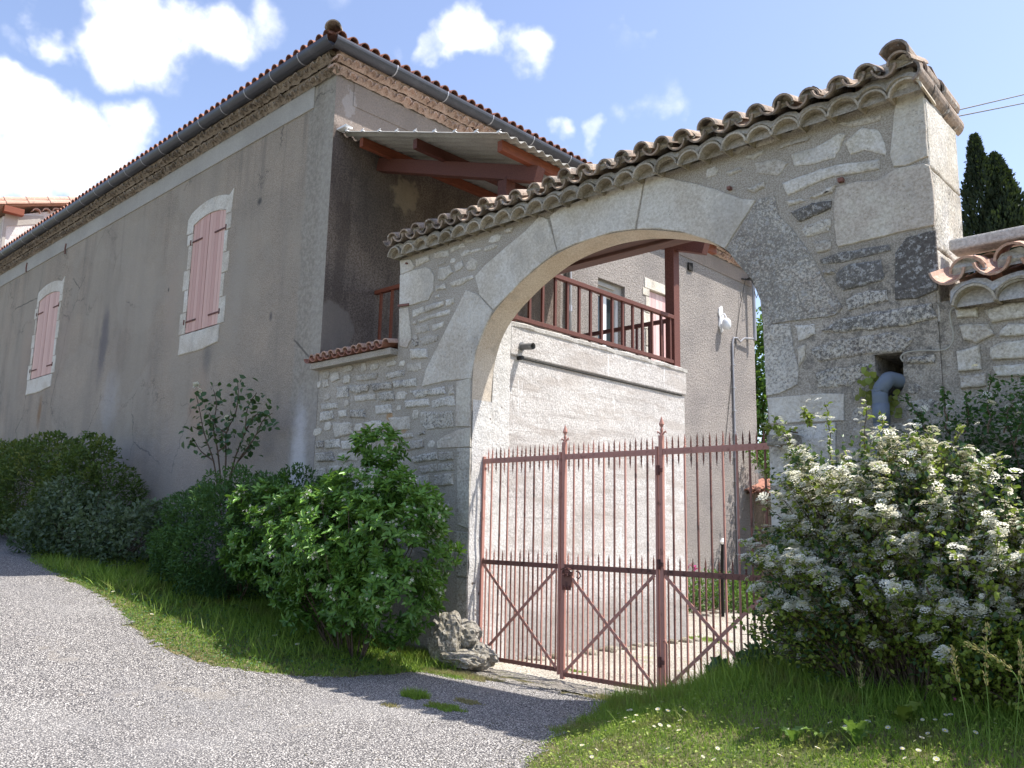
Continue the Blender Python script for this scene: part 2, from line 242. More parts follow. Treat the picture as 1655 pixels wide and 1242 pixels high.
# ------------------------------------------------------------------ object helpers
def thing(name, label, cat, loc=(0, 0, 0), group=None):
    o = bpy.data.objects.new(name, None); o.empty_display_size = .2; COL.objects.link(o); o.location = loc
    o['label'] = label; o['category'] = cat
    if group: o['group'] = group
    return o
def tag(o, label, cat, group=None, kind=None):
    if label: o['label'] = label
    if cat: o['category'] = cat
    if group: o['group'] = group
    if kind: o['kind'] = kind
    return o
def wloc(o):
    v = Vector((0, 0, 0))
    while o is not None: v += o.location; o = o.parent
    return v
class MB:
    def __init__(s): s.v = []; s.f = []; s.r = []; s.li = []; s.rn = .5; s.lc = 0.
    def add(s, vs, fs, rnd=None, lich=None):
        b = len(s.v); s.v += [tuple(v) for v in vs]
        for f in fs: s.f.append(tuple(i+b for i in f)); s.r.append(s.rn if rnd is None else rnd); s.li.append(s.lc if lich is None else lich)
    def box(s, a, b, rnd=None, jit=0):
        (x0, y0, z0), (x1, y1, z1) = a, b
        vs = [(x, y, z) for z in (z0, z1) for (x, y) in ((x0, y0), (x1, y0), (x1, y1), (x0, y1))]
        if jit: vs = [(x+random.uniform(-jit, jit), y+random.uniform(-jit, jit), z+random.uniform(-jit, jit)) for x, y, z in vs]
        s.add(vs, [(3, 2, 1, 0), (4, 5, 6, 7), (0, 1, 5, 4), (1, 2, 6, 5), (2, 3, 7, 6), (3, 0, 4, 7)], rnd)
    def beam(s, p, q, w, h, up=(0, 0, 1), rnd=None):
        p, q = Vector(p), Vector(q); d = (q-p).normalized(); u = Vector(up); sd = d.cross(u)
        if sd.length < 1e-4: sd = d.cross(Vector((0, 1, 0)))
        sd.normalize(); u = sd.cross(d).normalized(); vs = []
        for c in (p, q):
            for a, b in ((-1, -1), (1, -1), (1, 1), (-1, 1)): vs.append(c+sd*a*w/2+u*b*h/2)
        s.add(vs, [(3, 2, 1, 0), (4, 5, 6, 7), (0, 1, 5, 4), (1, 2, 6, 5), (2, 3, 7, 6), (3, 0, 4, 7)], rnd)
    def tube(s, pts, rad, n=8, cap=True, rnd=None):
        pts = [Vector(p) for p in pts]; rad = rad if isinstance(rad, (list, tuple)) else [rad]*len(pts); rings = []
        t0 = (pts[1]-pts[0]).normalized(); a = t0.cross(Vector((0, 0, 1)))
        if a.length < .05: a = t0.cross(Vector((1, 0, 0)))
        a.normalize(); vs = []
        for i, p in enumerate(pts):
            t = (pts[min(i+1, len(pts)-1)]-pts[max(i-1, 0)]).normalized(); a = (a-t*a.dot(t)).normalized(); b = t.cross(a)
            for k in range(n): th = 2*math.pi*k/n; vs.append(p+(a*math.cos(th)+b*math.sin(th))*rad[i])
        fs = [(i*n+k, i*n+(k+1) % n, (i+1)*n+(k+1) % n, (i+1)*n+k) for i in range(len(pts)-1) for k in range(n)]
        if cap: fs += [tuple(range(n))[::-1], tuple((len(pts)-1)*n+k for k in range(n))]
        s.add(vs, fs, rnd)
    def slab(s, outer, holes, y0, y1, side=True, ax='y', rnd=None):
        # outline in (x,z) (or (y,z) when ax='x') between two planes, with holes
        loops = [[Vector((p[0], p[1], 0)) for p in outer]]+[[Vector((p[0], p[1], 0)) for p in h] for h in holes]
        tris = tessellate_polygon(loops); flat = [p for l in loops for p in l]; n = len(flat)
        mk = (lambda p, y: (p[0], y, p[1])) if ax == 'y' else (lambda p, y: (y, p[0], p[1]))
        s.add([mk(p, y0) for p in flat]+[mk(p, y1) for p in flat], [tuple(t) for t in tris]+[tuple(i+n for i in t[::-1]) for t in tris], rnd)
        if side:
            for l in loops:
                m = len(l); s.add([mk(p, y0) for p in l]+[mk(p, y1) for p in l], [(i, (i+1) % m, m+(i+1) % m, m+i) for i in range(m)], rnd)
    def arc(s, p, ax, up, ln, r0, r1, th=.016, seg=9, spread=180, rnd=None, lich=None, flip=False):
        # tapered roof-tile shell from p along ax; arch bulges towards up (or away when flip)
        p, ax, up = Vector(p), Vector(ax).normalized(), Vector(up).normalized(); sd = ax.cross(up).normalized(); up = sd.cross(ax).normalized()
        if flip: up = -up
        vs = []; K = seg+1
        for e, (c, r) in enumerate(((p, r0), (p+ax*ln, r1))):
            for rr in (r, r-th):
                for k in range(K):
                    t = R(90-spread/2)+R(spread)*k/seg; vs.append(c+sd*math.cos(t)*rr+up*math.sin(t)*rr)
        fs = []
        for k in range(seg):
            fs += [(k, k+1, 2*K+k+1, 2*K+k), (K+k+1, K+k, 3*K+k, 3*K+k+1), (k+1, k, K+k, K+k+1), (2*K+k, 2*K+k+1, 3*K+k+1, 3*K+k)]
        fs += [(0, K, 3*K, 2*K)[::-1], (seg, K+seg, 3*K+seg, 2*K+seg)]
        s.add(vs, fs, rnd, lich)
    def build(s, name, mat, parent=None, smooth=False, bevel=0, label=None, fix=True):
        me = bpy.data.meshes.new(name); o = bpy.data.objects.new(name, me); COL.objects.link(o)
        base = Vector((0, 0, 0))
        if parent is not None: o.parent = parent; base = wloc(parent)
        me.from_pydata([(v[0]-base.x, v[1]-base.y, v[2]-base.z) for v in s.v], [], s.f)
        for nm, d in (('rnd', s.r), ('lich', s.li)):
            a = me.attributes.new(nm, 'FLOAT', 'FACE'); a.data.foreach_set('value', d)
        if fix:
            bm = bmesh.new(); bm.from_mesh(me); bmesh.ops.recalc_face_normals(bm, faces=bm.faces); bm.to_mesh(me); bm.free()
        me.materials.append(M[mat] if isinstance(mat, str) else mat)
        if smooth: me.polygons.foreach_set('use_smooth', [True]*len(me.polygons))
        if bevel:
            m = o.modifiers.new('b', 'BEVEL'); m.width = bevel; m.segments = 2; m.limit_method = 'ANGLE'
        if label: o['label'] = label
        return o
def npmesh(name, V, F, rnd, mat, parent=None, label=None, smooth=False):
    V = np.asarray(V, dtype=np.float32).reshape(-1, 3); F = np.asarray(F, dtype=np.int32); k = F.shape[1]; nf = len(F)
    if parent is not None: V = V-np.array(wloc(parent), dtype=np.float32)
    me = bpy.data.meshes.new(name); o = bpy.data.objects.new(name, me); COL.objects.link(o)
    if parent is not None: o.parent = parent
    me.vertices.add(len(V)); me.vertices.foreach_set('co', V.ravel()); me.loops.add(nf*k); me.loops.foreach_set('vertex_index', F.ravel())
    me.polygons.add(nf); me.polygons.foreach_set('loop_start', np.arange(nf, dtype=np.int32)*k); me.polygons.foreach_set('loop_total', np.full(nf, k, dtype=np.int32))
    a = me.attributes.new('rnd', 'FLOAT', 'FACE'); a.data.foreach_set('value', np.asarray(rnd, dtype=np.float32))
    if smooth: me.polygons.foreach_set('use_smooth', np.ones(nf, dtype=bool))
    me.materials.append(M[mat]); me.update(); me.validate()
    if label: o['label'] = label
    return o
def unit(a): return a/np.maximum(np.linalg.norm(a, axis=-1, keepdims=True), 1e-9)
def inst(T, TF, P, Y, Z, S):
    # template verts (K,3) with axes x (side), y (length), z (normal) at points P, length dir Y, approx normal Z, scale S (N,) or (N,3)
    Y = unit(Y); X = unit(np.cross(Y, Z)); Z = np.cross(X, Y); S = np.asarray(S); S = S[:, None]*np.ones((1, 3)) if S.ndim == 1 else S
    V = P[:, None, :]+(T[None, :, 0:1]*S[:, None, 0:1])*X[:, None, :]+(T[None, :, 1:2]*S[:, None, 1:2])*Y[:, None, :]+(T[None, :, 2:3]*S[:, None, 2:3])*Z[:, None, :]
    F = (TF[None]+(np.arange(len(P))*len(T))[:, None, None]).reshape(-1, TF.shape[1]); return V.reshape(-1, 3), F
LEAF = np.array([(0, 0, 0), (.5, .38, .10), (.42, .72, .08), (0, 1, -.10), (-.42, .72, .08), (-.5, .38, .10)]); LEAFF = np.array([(0, 1, 2, 3), (0, 3, 4, 5)])
def leafset(name, P, D, size, width, mat, parent, up=(0, 0, 1), jit=.5, shade=None, label=None):
    n = len(P); D = unit(D); Zr = unit(np.array(up)+RNG.normal(0, jit, (n, 3))); sz = size*RNG.uniform(.65, 1.25, n); S = np.stack([sz*width, sz, sz], 1)
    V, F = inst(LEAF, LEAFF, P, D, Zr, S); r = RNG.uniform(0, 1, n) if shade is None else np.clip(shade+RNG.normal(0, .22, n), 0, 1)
    return npmesh(name, V, F, np.repeat(r, 2), mat, parent, label)
def blobs_pts(blobs, n, deep=.35, zmin=None, pw=1.0, lumpy=.2):
    b = np.array(blobs, dtype=float); w = (b[:, 3]*b[:, 4]*b[:, 5])**(2/3); w /= w.sum(); P = []; Nn = []
    while len(P) < n:
        m = 2*n; k = RNG.choice(len(b), m, p=w); d = unit(RNG.normal(size=(m, 3))); r = 1-deep*RNG.uniform(0, 1, m)**(1.6*pw)
        lump = 1
        p = b[k, :3]+d*b[k, 3:6]*(r*lump)[:, None]; ok = np.ones(m, bool)
        for q in b: ok &= (np.linalg.norm((p-q[:3])/q[3:6], axis=1) > 1-deep-.05)
        if zmin is not None: ok &= p[:, 2] > zmin(p[:, 0], p[:, 1])
        nn = unit(d/b[k, 3:6]); p, nn = p[ok], nn[ok]
        if lumpy: q = np.array([noise.noise(Vector(v)*2.1)+.6*noise.noise(Vector(v)*5.3+Vector((9, 0, 0))) for v in p]); p = p+nn*(q*lumpy)[:, None]; ok2 = RNG.uniform(0, 1, len(p)) < np.clip(.62+q*1.5, .10, 1); p, nn = p[ok2], nn[ok2]
        P += list(p); Nn += list(nn)
    return np.array(P[:n]), np.array(Nn[:n])
# ------------------------------------------------------------------ terrain
def h_np(x, y):
    x = np.asarray(x, float); y = np.asarray(y, float); sm = lambda t: np.clip(t, 0, 1)**2*(3-2*np.clip(t, 0, 1))
    a = np.interp(x, [-300, -60, -27, -21, -13.6, -10.5, -7.5, 50], [4, 2.3, 1.42, 1.12, .72, .36, 0, 0])
    front = 1-sm((y-7.2)/.5)
    z = a*front - .06*sm((y-6.6)/.6) - .018*np.clip(y-7.4, 0, 20)
    z = z + .34*sm((x+4.75)/1.5)*sm((y-4.3)/1.9)*(1-sm((y-7.3)/.6)) + .12*sm((x+4.2)/1.2)*sm((y-3.6)/.9)*(1-sm((y-7.3)/.6))
    return z
def gh(x, y): return float(h_np(x, y))
def ghit(px, py):
    d = ray(px, py); t = 2.0
    for _ in range(60):
        p = CAM+d*t; e = p[2]-gh(p[0], p[1]); t += e*.7/max(.05, -d[2]) if d[2] < 0 else 1
        t = min(t, 40)
    p = CAM+d*t; return (float(p[0]), float(p[1]))
xs = np.concatenate([[-900, -300, -120, -60, -45], np.arange(-36, 4, .25), [5, 8, 15, 40, 120, 300, 900]]); ys = np.concatenate([[-900, -200, -60, -20, -10], np.arange(-6, 9, .25), np.arange(9, 30, 1.), [35, 60, 120, 300, 900]])
def gridmesh(name, xs, ys, mat, dz, keep=None, jz=0):
    X, Y = np.meshgrid(xs, ys); Z = h_np(X, Y)+dz
    if jz: Z = Z+RNG.normal(0, jz, Z.shape)
    nx = len(xs); V = np.stack([X, Y, Z], -1).reshape(-1, 3); i, j = np.meshgrid(np.arange(nx-1), np.arange(len(ys)-1)); a = (j*nx+i).ravel()
    F = np.stack([a, a+1, a+nx+1, a+nx], 1)
    if keep is not None: c = V[F].mean(1); F = F[keep(c[:, 0], c[:, 1])]
    o = npmesh(name, V, F, np.full(len(F), .5), mat, smooth=True); return o
g = gridmesh('ground', xs, ys, 'soil', 0); g['kind'] = 'structure'
def inpoly(poly):
    px = np.array([p[0] for p in poly]); py = np.array([p[1] for p in poly])
    def f(x, y):
        x = np.asarray(x); y = np.asarray(y); c = np.zeros(x.shape, bool); n = len(px); j = n-1
        for i in range(n):
            t = ((py[i] > y) != (py[j] > y)) & (x < (px[j]-px[i])*(y-py[i])/((py[j]-py[i])+1e-12)+px[i]); c ^= t; j = i
        return c
    return f
BL = [ghit(*p) for p in [(0, 893), (60, 912), (100, 935), (150, 958), (185, 978), (205, 1003), (232, 1025), (262, 1050), (300, 1067), (350, 1078), (420, 1088), (480, 1094), (560, 1096), (640, 1090), (700, 1086), (770, 1092), (850, 1106), (900, 1120), (1000, 1136)]]
BR = [ghit(*p) for p in [(965, 1150), (925, 1172), (885, 1203), (862, 1225), (842, 1242)]]
ROADP = [(-45, 6.3), (-30, 6.0)]+BL+BR+[(-3.3, 3.75), (-2.2, 3.4), (0, 3.1), (4, 2.8), (4, -8), (-45, -8)]
onroad = inpoly(ROADP)
def wob(x, y): return np.array([.09*noise.noise(Vector((a*3.1, b*3.1, 0)))+.07*noise.noise(Vector((a*9, b*9, 5)))+.05*noise.noise(Vector((a*25, b*25, 2))) for a, b in zip(np.ravel(x), np.ravel(y))])
def keep_road(x, y): w = wob(x, y); return onroad(x+w, y+w)
rd = gridmesh('road', np.arange(-20, 4, .07), np.arange(-1, 7.1, .07), 'asphalt', .008, keep_road); rd['kind'] = 'structure'
r2 = gridmesh('road', np.concatenate([np.arange(-45, -20, .25), [-20.0-.01]]), np.arange(-8, 7.1, .2), 'asphalt', .004, keep_road); r2['kind'] = 'structure'
r3 = gridmesh('road', np.arange(-20, 4, .5), np.arange(-8, -.9, .5), 'asphalt', .004, keep_road); r3['kind'] = 'structure'
YARD = [(-7.6, 6.75), (-6.7, 6.55), (-5.9, 6.62), (-5.2, 6.75), (-4.6, 6.9), (-4.3, 7.2), (-3.4, 7.6), (3, 7.9), (3, 19), (-2, 22), (-10.8, 20.4), (-10.8, 7.7), (-7.6, 7.7)]
inyard = inpoly(YARD)
yd = gridmesh('courtyard_gravel', np.arange(-11, 3, .08), np.arange(6.4, 22, .08), 'gravel', .010, lambda x, y: inyard(x, y), .004); yd['kind'] = 'structure'
# ------------------------------------------------------------------ arch wall
D = 7.13; WM = D+.35; WB = D+.67
def PX(pts, ox=0, oy=0, s=1., y=D): return [tuple(hit(ox+a/s, oy+b/s, 'y', y)[[0, 2]]) for a, b in pts]
def catmull(p, n=5):
    o = []; q = [p[0]]+list(p)+[p[-1]]
    for i in range(1, len(q)-2):
        for k in range(n):
            t = k/n; a, b, c, d = (np.array(q[i+j]) for j in (-1, 0, 1, 2)); o.append(tuple(.5*((2*b)+(-a+c)*t+(2*a-5*b+4*c-d)*t*t+(-a+3*b-3*c+d)*t**3)))
    return o+[tuple(p[-1])]
XL, XR = -7.43, -3.51
IN = [(XL, -.4), (XL, 3.0)]+catmull([(XL, 3.25), (-7.41, 3.6), (-7.28, 3.96), (-7.06, 4.22), (-6.76, 4.43), (-6.42, 4.61), (-6.02, 4.75), (-5.50, 4.81), (-4.96, 4.77), (-4.42, 4.62), (-4.12, 4.48), (-3.88, 4.3), (-3.73, 4.12), (-3.6, 3.9), (-3.53, 3.7), (XR, 3.45)])+[(XR, 2.8), (XR, -.4)]
WX0, WX1 = -8.93, -2.02
outer = [(WX0, -.4), (WX0, 5.28), (WX1, 5.33), (WX1, -.4)]+IN[::-1]
HOLE = PX([(1413, 574), (1459, 569), (1461, 625), (1452, 640), (1417, 643)])
arch = thing('arch_wall', 'tall stone gateway wall with a round carriage arch and tiled coping', 'wall', (-5.5, D, 0))
mb = MB(); mb.slab(outer, [HOLE], D, WM); mb.build('masonry', 'mortar', arch)
RO = [(XL-.001, -.4), (XL-.001, 3.2), (XL-.02, 4.0), (XL-.0, 4.80), (-6, 4.83), (-4.6, 4.84), (XR, 4.82), (XR, -.4)]
mb = MB(); mb.slab([(WX0, -.4), (WX0, 5.28), (WX1, 5.33), (WX1, -.4)]+RO[::-1], [HOLE], WM+.001, WB); mb.build('rear_masonry', 'mortar', arch)
# curved soffit lining, a few mm proud
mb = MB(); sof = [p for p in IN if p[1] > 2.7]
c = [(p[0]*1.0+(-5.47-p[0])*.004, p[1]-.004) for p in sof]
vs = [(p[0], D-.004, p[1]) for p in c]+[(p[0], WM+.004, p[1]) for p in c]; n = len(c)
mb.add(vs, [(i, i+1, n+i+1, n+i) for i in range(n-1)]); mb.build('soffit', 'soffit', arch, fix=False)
# pier end, deeper than the arch
mb = MB(); mb.slab([(-3.0, -.4), (-3.0, 5.3), (WX1-.002, 5.33), (WX1-.002, -.4)], [], WB-.02, 8.03); mb.build('pier_back', 'stone', arch)
def jag(pts, step, amp, seed):
    o = []; n = len(pts)
    for i in range(n):
        a, b = Vector(pts[i]), Vector(pts[(i+1) % n]); m = max(1, int((b-a).length/step))
        for k in range(m): p = a.lerp(b, k/m); o.append(p)
    c = sum(o, Vector((0, 0)))/len(o); r = []
    for p in o:
        f = noise.noise(Vector((p.x*7, p.y*7, seed)))*amp+noise.noise(Vector((p.x*22, p.y*22, seed)))*amp*.6; d = (p-c); r.append(p+d.normalized()*f)
    return r, c
def stone(mb, pts, lich=0., d=.018, amp=.02, step=.05, shrink=1., bev=.016, plane=('y', D, -1), rnd=None):
    o, c = jag(pts, step, amp, random.random()*99); n = len(o); ax, v0, sg = plane; rn = random.random() if rnd is None else rnd
    # fine grid interior would be costly: two bevel rings plus a centre-noised cap
    mk = (lambda p, e: (p.x, v0+sg*e, p.y)) if ax == 'y' else (lambda p, e: (v0+sg*e, p.x, p.y))
    def ring(ins, e): 
        q = []
        for i, p in enumerate(o):
            t = (o[(i+1) % n]-o[i-1]); nm = Vector((-t.y, t.x)); 
            if nm.length > 1e-6: nm.normalize()
            if nm.dot(c-p) < 0 and area > 0: pass
            q.append(mk(p+nm*ins, e))
        return q
    area = sum(o[i].x*o[(i+1) % n].y-o[(i+1) % n].x*o[i].y for i in range(n))
    if area < 0: o.reverse()
    vs = ring(0, -.01)+ring(0, d*.45)+ring(bev*.5, d*.85)+ring(bev*1.2, d)
    fs = [(k*n+i, k*n+(i+1) % n, (k+1)*n+(i+1) % n, (k+1)*n+i) for k in range(3) for i in range(n)]
    mb.add(vs, fs, rn, lich)
    cap = [Vector((v[0], v[2], 0)) if ax == 'y' else Vector((v[1], v[2], 0)) for v in vs[3*n:]]
    tr = tessellate_polygon([cap]); mb.add(vs[3*n:], [tuple(t) for t in tr], rn, lich)
V = {  # voussoirs and jamb stones, traced outlines
 'a': PX([(683, 625), (689, 598), (718, 540), (754, 469), (775, 478), (797, 503), (783, 533), (770, 568), (762, 612), (722, 616)]),
 'b': PX([(769, 447), (785, 429), (817, 401), (850, 374), (873, 350), (886, 356), (901, 407), (861, 438), (827, 472), (798, 501), (776, 477)]),
 'c': PX([(889, 350), (905, 338), (950, 320), (1000, 300), (1043, 284), (1027, 371), (990, 376), (960, 385), (930, 395), (902, 407)]),
 'd': PX([(1045, 284), (1077, 287), (1152, 305), (1200, 322), (1222, 324), (1172, 402), (1140, 387), (1100, 375), (1060, 370), (1030, 371)]),
 'e': PX([(1226, 323), (1252, 317), (1259, 349), (1278, 368), (1304, 401), (1337, 460), (1363, 498), (1350, 511), (1279, 520), (1234, 527), (1229, 486), (1216, 453), (1193, 427), (1175, 404)])}
for k, lc in (('a', .35), ('b', .05), ('c', .0), ('d', .05), ('e', .75)):
    mb = MB(); stone(mb, V[k], lc, .014, .006, .06, bev=.006, rnd={'a': .45, 'b': .6, 'c': .62, 'd': .5, 'e': .3}[k])
    o = mb.build('voussoir', 'dressed', arch)
    if k == 'e': o['label'] = 'dark speckled right hand voussoir'
A_ = (500, 540, 5.173); B_ = (1220, 160, 5.173); C_ = (1220, 360, 3.653); D_ = (640, 360, 6.21)
for pts, z, lc, mt in (([(1235, 400), (1350, 372), (1350, 775), (1225, 775)], A_, .3, 'dressed'), ([(1070, 900), (1140, 850), (1250, 800), (1350, 782), (1350, 945), (1075, 957)], A_, .15, 'dressed'),
        ([(1240, 957), (1350, 955), (1335, 1640), (1240, 1590)], A_, .3, 'stone'), ([(1215, 1650), (1335, 1660), (1322, 2035), (1235, 2025)], A_, .5, 'stone'), ([(1240, 2045), (1322, 2045), (1322, 2500), (1230, 2480)], A_, .4, 'stone'),
        ([(50, 605), (210, 598), (230, 740), (260, 850), (255, 960), (150, 1010), (70, 1025)], C_, .6, 'dressed'), ([(75, 1037), (400, 1010), (530, 1012), (530, 1170), (90, 1190)], C_, .25, 'dressed'), ([(90, 1210), (480, 1180), (480, 1500), (95, 1560)], C_, .4, 'stone'), ([(95, 1600), (380, 1570), (380, 2100), (110, 2150)], C_, .3, 'dressed')):
    mb = MB(); stone(mb, PX(pts, *z), lc, .014, .006, .06, bev=.006); mb.build('jamb_stone', mt, arch)
for pts, z, lc in (([(690, 745), (860, 690), (1030, 680), (1180, 590), (1410, 540), (1462, 560), (1500, 760), (1505, 1060), (1230, 1120), (1000, 1170), (700, 1240), (680, 1200), (660, 900)], B_, .1), ([(1200, -60), (1400, -140), (1425, 100), (1450, 480), (1260, 565), (1160, 570), (1130, 470), (1165, 150)], B_, .3),
        ([(830, 180), (900, 90), (1070, 45), (1082, 300), (1080, 400), (960, 450), (830, 460)], C_, 1.0), ([(45, 530), (180, 480), (300, 450), (345, 470), (390, 540), (380, 690), (330, 780), (140, 835), (40, 830)], D_, 0.), ([(45, 380), (150, 370), (190, 440), (170, 480), (50, 525)], D_, .1), ([(38, 870), (125, 850), (155, 1100), (155, 1180), (115, 1260), (42, 1240)], D_, 0.)):
    mb = MB(); stone(mb, PX(pts, *z), lc, .016, .008, .06, bev=.008); o = mb.build('quoin', 'stone' if lc > .5 else 'dressed', arch)
    if lc == 1.0: o['label'] = 'black lichen covered quoin'
RUB = [(A_, .42, [[(200,740),(355,745),(365,835),(220,870)],[(135,890),(255,880),(262,950),(140,960)],[(935,655),(1205,645),(1210,780),(970,800),(930,740)],[(850,480),(1130,440),(1140,500),(900,535)],[(1160,430),(1215,420),(1215,500),(1170,510)],[(1020,560),(1215,515),(1220,600),(1030,620)],[(800,560),(1005,540),(1010,600),(810,620)],[(670,855),(870,825),(880,865),(700,890)],[(895,830),(965,810),(970,840),(910,855)],[(860,1030),(1070,985),(1080,1050),(880,1080)],[(1080,990),(1205,980),(1210,1050),(1090,1060)],[(910,1110),(1065,1080),(1080,1150),(940,1170)],[(1080,1085),(1205,1075),(1210,1140),(1080,1150)],[(230,440),(320,440),(330,530),(230,535)],[(330,430),(500,425),(490,480),(400,500),(340,480)],[(550,600),(680,590),(690,660),(570,670)],[(660,700),(840,690),(850,800),(700,800)],[(745,920),(960,880),(960,950),(780,985)],[(460,740),(600,720),(620,800),(500,820)],[(100,660),(200,640),(210,710),(90,730)],[(850,130),(990,125),(1000,200),(850,215)],[(860,40),(915,30),(915,100),(860,110)],[(930,40),(1080,10),(1070,60),(940,100)],[(390,350),(570,330),(560,380),(400,390)],[(110,390),(160,380),(165,440),(115,450)],[(350,640),(470,630),(470,700),(340,700)],[(245,645),(310,635),(315,690),(250,700)],[(60,900),(120,895),(120,950),(60,955)],[(270,900),(380,890),(380,960),(280,970)],[(390,885),(520,870),(520,925),(400,940)],[(180,330),(250,320),(260,380),(190,400)],[(520,420),(700,405),(690,460),(540,480)],[(380,520),(560,500),(560,550),(390,565)],[(100,590),(240,575),(240,620),(110,635)],[(580,500),(700,480),(710,550),(600,570)],[(640,330),(800,300),(800,350),(650,380)],[(820,250),(940,240),(940,300),(830,310)],[(700,400),(900,370),(900,440),(720,450)],[(60,1000),(200,980),(210,1060),(70,1070)],[(240,1000),(400,985),(400,1060),(250,1070)],[(60,1130),(140,1120),(150,1200),(60,1210)],[(860,1190),(1000,1180),(1000,1260),(880,1270)],[(1050,1180),(1200,1170),(1210,1260),(1060,1270)],[(450,980),(620,960),(630,1030),(460,1040)]]),
 (B_, .2, [[(230,710),(600,570),(1040,510),(1050,590),(850,625),(620,660),(280,810)],[(750,370),(900,250),(1040,260),(1100,440),(1090,470),(920,430),(800,470)],[(300,470),(560,390),(700,290),(760,300),(680,500),(430,555),(330,560)],[(190,430),(240,380),(450,330),(460,340),(300,390)],[(330,250),(430,210),(440,230),(300,300)],[(460,190),(590,170),(500,240)],[(0,340),(100,300),(270,285),(200,350),(0,410)],[(700,210),(1050,140),(1050,180),(800,245)],[(400,1100),(540,1020),(635,1005),(640,1070),(430,1160)],[(260,860),(400,830),(430,860),(280,900)],[(460,830),(600,750),(670,730),(640,790),(500,840)],[(0,540),(180,510),(270,540),(200,640),(20,630)],[(-60,760),(90,690),(90,740),(0,790)],[(500,1220),(560,1190),(640,1190),(640,1230),(520,1290)],[(-80,500),(80,430),(85,460),(0,500)],[(-330,300),(-240,270),(-180,280),(-310,330)],[(-200,430),(-60,380),(-40,400),(-150,470)],[(-250,620),(-120,570),(-100,600),(-220,650)]]),
 (B_, .75, [[(310,950),(480,870),(655,850),(650,920),(370,1035)]]),
 (C_, .75, [[(400,640),(500,570),(800,520),(1050,475),(1080,560),(900,610),(500,650)],[(330,750),(500,690),(800,650),(930,690),(880,760),(690,775),(500,800),(380,820)],[(360,890),(500,850),(680,835),(650,880),(560,970),(370,975)],[(390,220),(500,180),(800,130),(810,165),(500,240),(400,245)],[(900,800),(1060,780),(1070,830),(900,830)]]),
 (C_, .95, [[(480,300),(560,250),(750,220),(755,340),(530,400),(480,370)]]), (C_, .45, [[(535,460),(600,420),(780,400),(790,460),(560,520)],[(240,610),(350,600),(360,660),(260,700)],[(250,740),(300,720),(300,800),(260,850)],[(350,120),(450,110),(450,160),(370,180)],[(410,290),(470,280),(470,300),(420,305)],[(280,60),(300,20),(440,10),(440,50),(320,85)]]),
 (D_, .0, [[(195,370),(330,330),(340,380),(200,450)],[(380,310),(520,280),(530,340),(390,360)],[(550,260),(680,200),(700,240),(560,295)],[(645,320),(700,280),(860,260),(860,280),(660,345)],[(400,420),(490,390),(490,420),(410,445)],[(440,460),(540,430),(580,500),(480,580),(420,575)],[(590,430),(670,375),(680,440),(600,500)],[(700,440),(750,360),(820,390),(800,480),(720,490)],[(540,610),(650,560),(770,530),(775,560),(650,630),(560,645)],[(395,640),(500,610),(510,670),(400,690)],[(395,740),(430,720),(440,750),(400,770)],[(165,880),(280,840),(290,900),(175,950)],[(300,840),(480,790),(480,830),(380,880),(300,900)],[(500,780),(590,750),(590,810),(510,840)],[(225,980),(400,910),(550,870),(540,920),(380,960),(240,1005)],[(170,1000),(210,980),(210,1020),(175,1030)],[(180,1050),(330,1010),(340,1090),(200,1120)],[(360,1030),(480,995),(470,1050),(370,1090)],[(245,1170),(400,1120),(390,1170),(270,1230)],[(690,170),(760,165),(800,185),(700,210)],[(1090,70),(1180,50),(1160,100),(1100,110)],[(170,1140),(220,1130),(225,1220),(180,1230)]])]
low = thing('low_wall', 'low rubble stone wall with a small tiled coping between house corner and arch', 'wall', (-9.9, D, 0))
up_, lo_ = MB(), MB()
for z, lc, L_ in RUB:
    for pts in L_:
        q = PX(pts, *z); cx = sum(p[0] for p in q)/len(q); stone(lo_ if cx < WX0 else up_, q, min(1, max(0, lc+random.uniform(-.15, .2))), random.uniform(.012, .032), .022, .035, bev=.022)
# small chinking stones wherever the joints are wide
TR = [PX(p, *z) for z, _, L_ in RUB for p in L_]+list(V.values())
cent = [(sum(p[0] for p in q)/len(q), sum(p[1] for p in q)/len(q), max(abs(p[0]-q[0][0]) for p in q)*.6+.06) for q in TR]
def ptin(p, q):
    c = False; j = len(q)-1
    for i in range(len(q)):
        if (q[i][1] > p[1]) != (q[j][1] > p[1]) and p[0] < (q[j][0]-q[i][0])*(p[1]-q[i][1])/(q[j][1]-q[i][1]+1e-12)+q[i][0]: c = not c
        j = i
    return c
QU = [PX(p, *z) for p, z in (([(690, 745), (860, 690), (1180, 590), (1462, 560), (1505, 1060), (700, 1240)], B_), ([(1200, -60), (1400, -140), (1450, 480), (1160, 570)], B_), ([(830, 180), (900, 90), (1070, 45), (1080, 400), (830, 460)], C_), ([(45, 380), (300, 450), (390, 540), (330, 780), (40, 830)], D_), ([(38, 870), (125, 850), (155, 1250), (40, 1250)], D_), ([(1225, 380), (1360, 370), (1360, 2500), (1225, 2500)], A_), ([(50, 600), (260, 600), (270, 1010), (530, 1010), (530, 1190), (500, 1500), (380, 2150), (60, 2150)], C_))]
OB = TR+QU+[HOLE, IN]; done = []
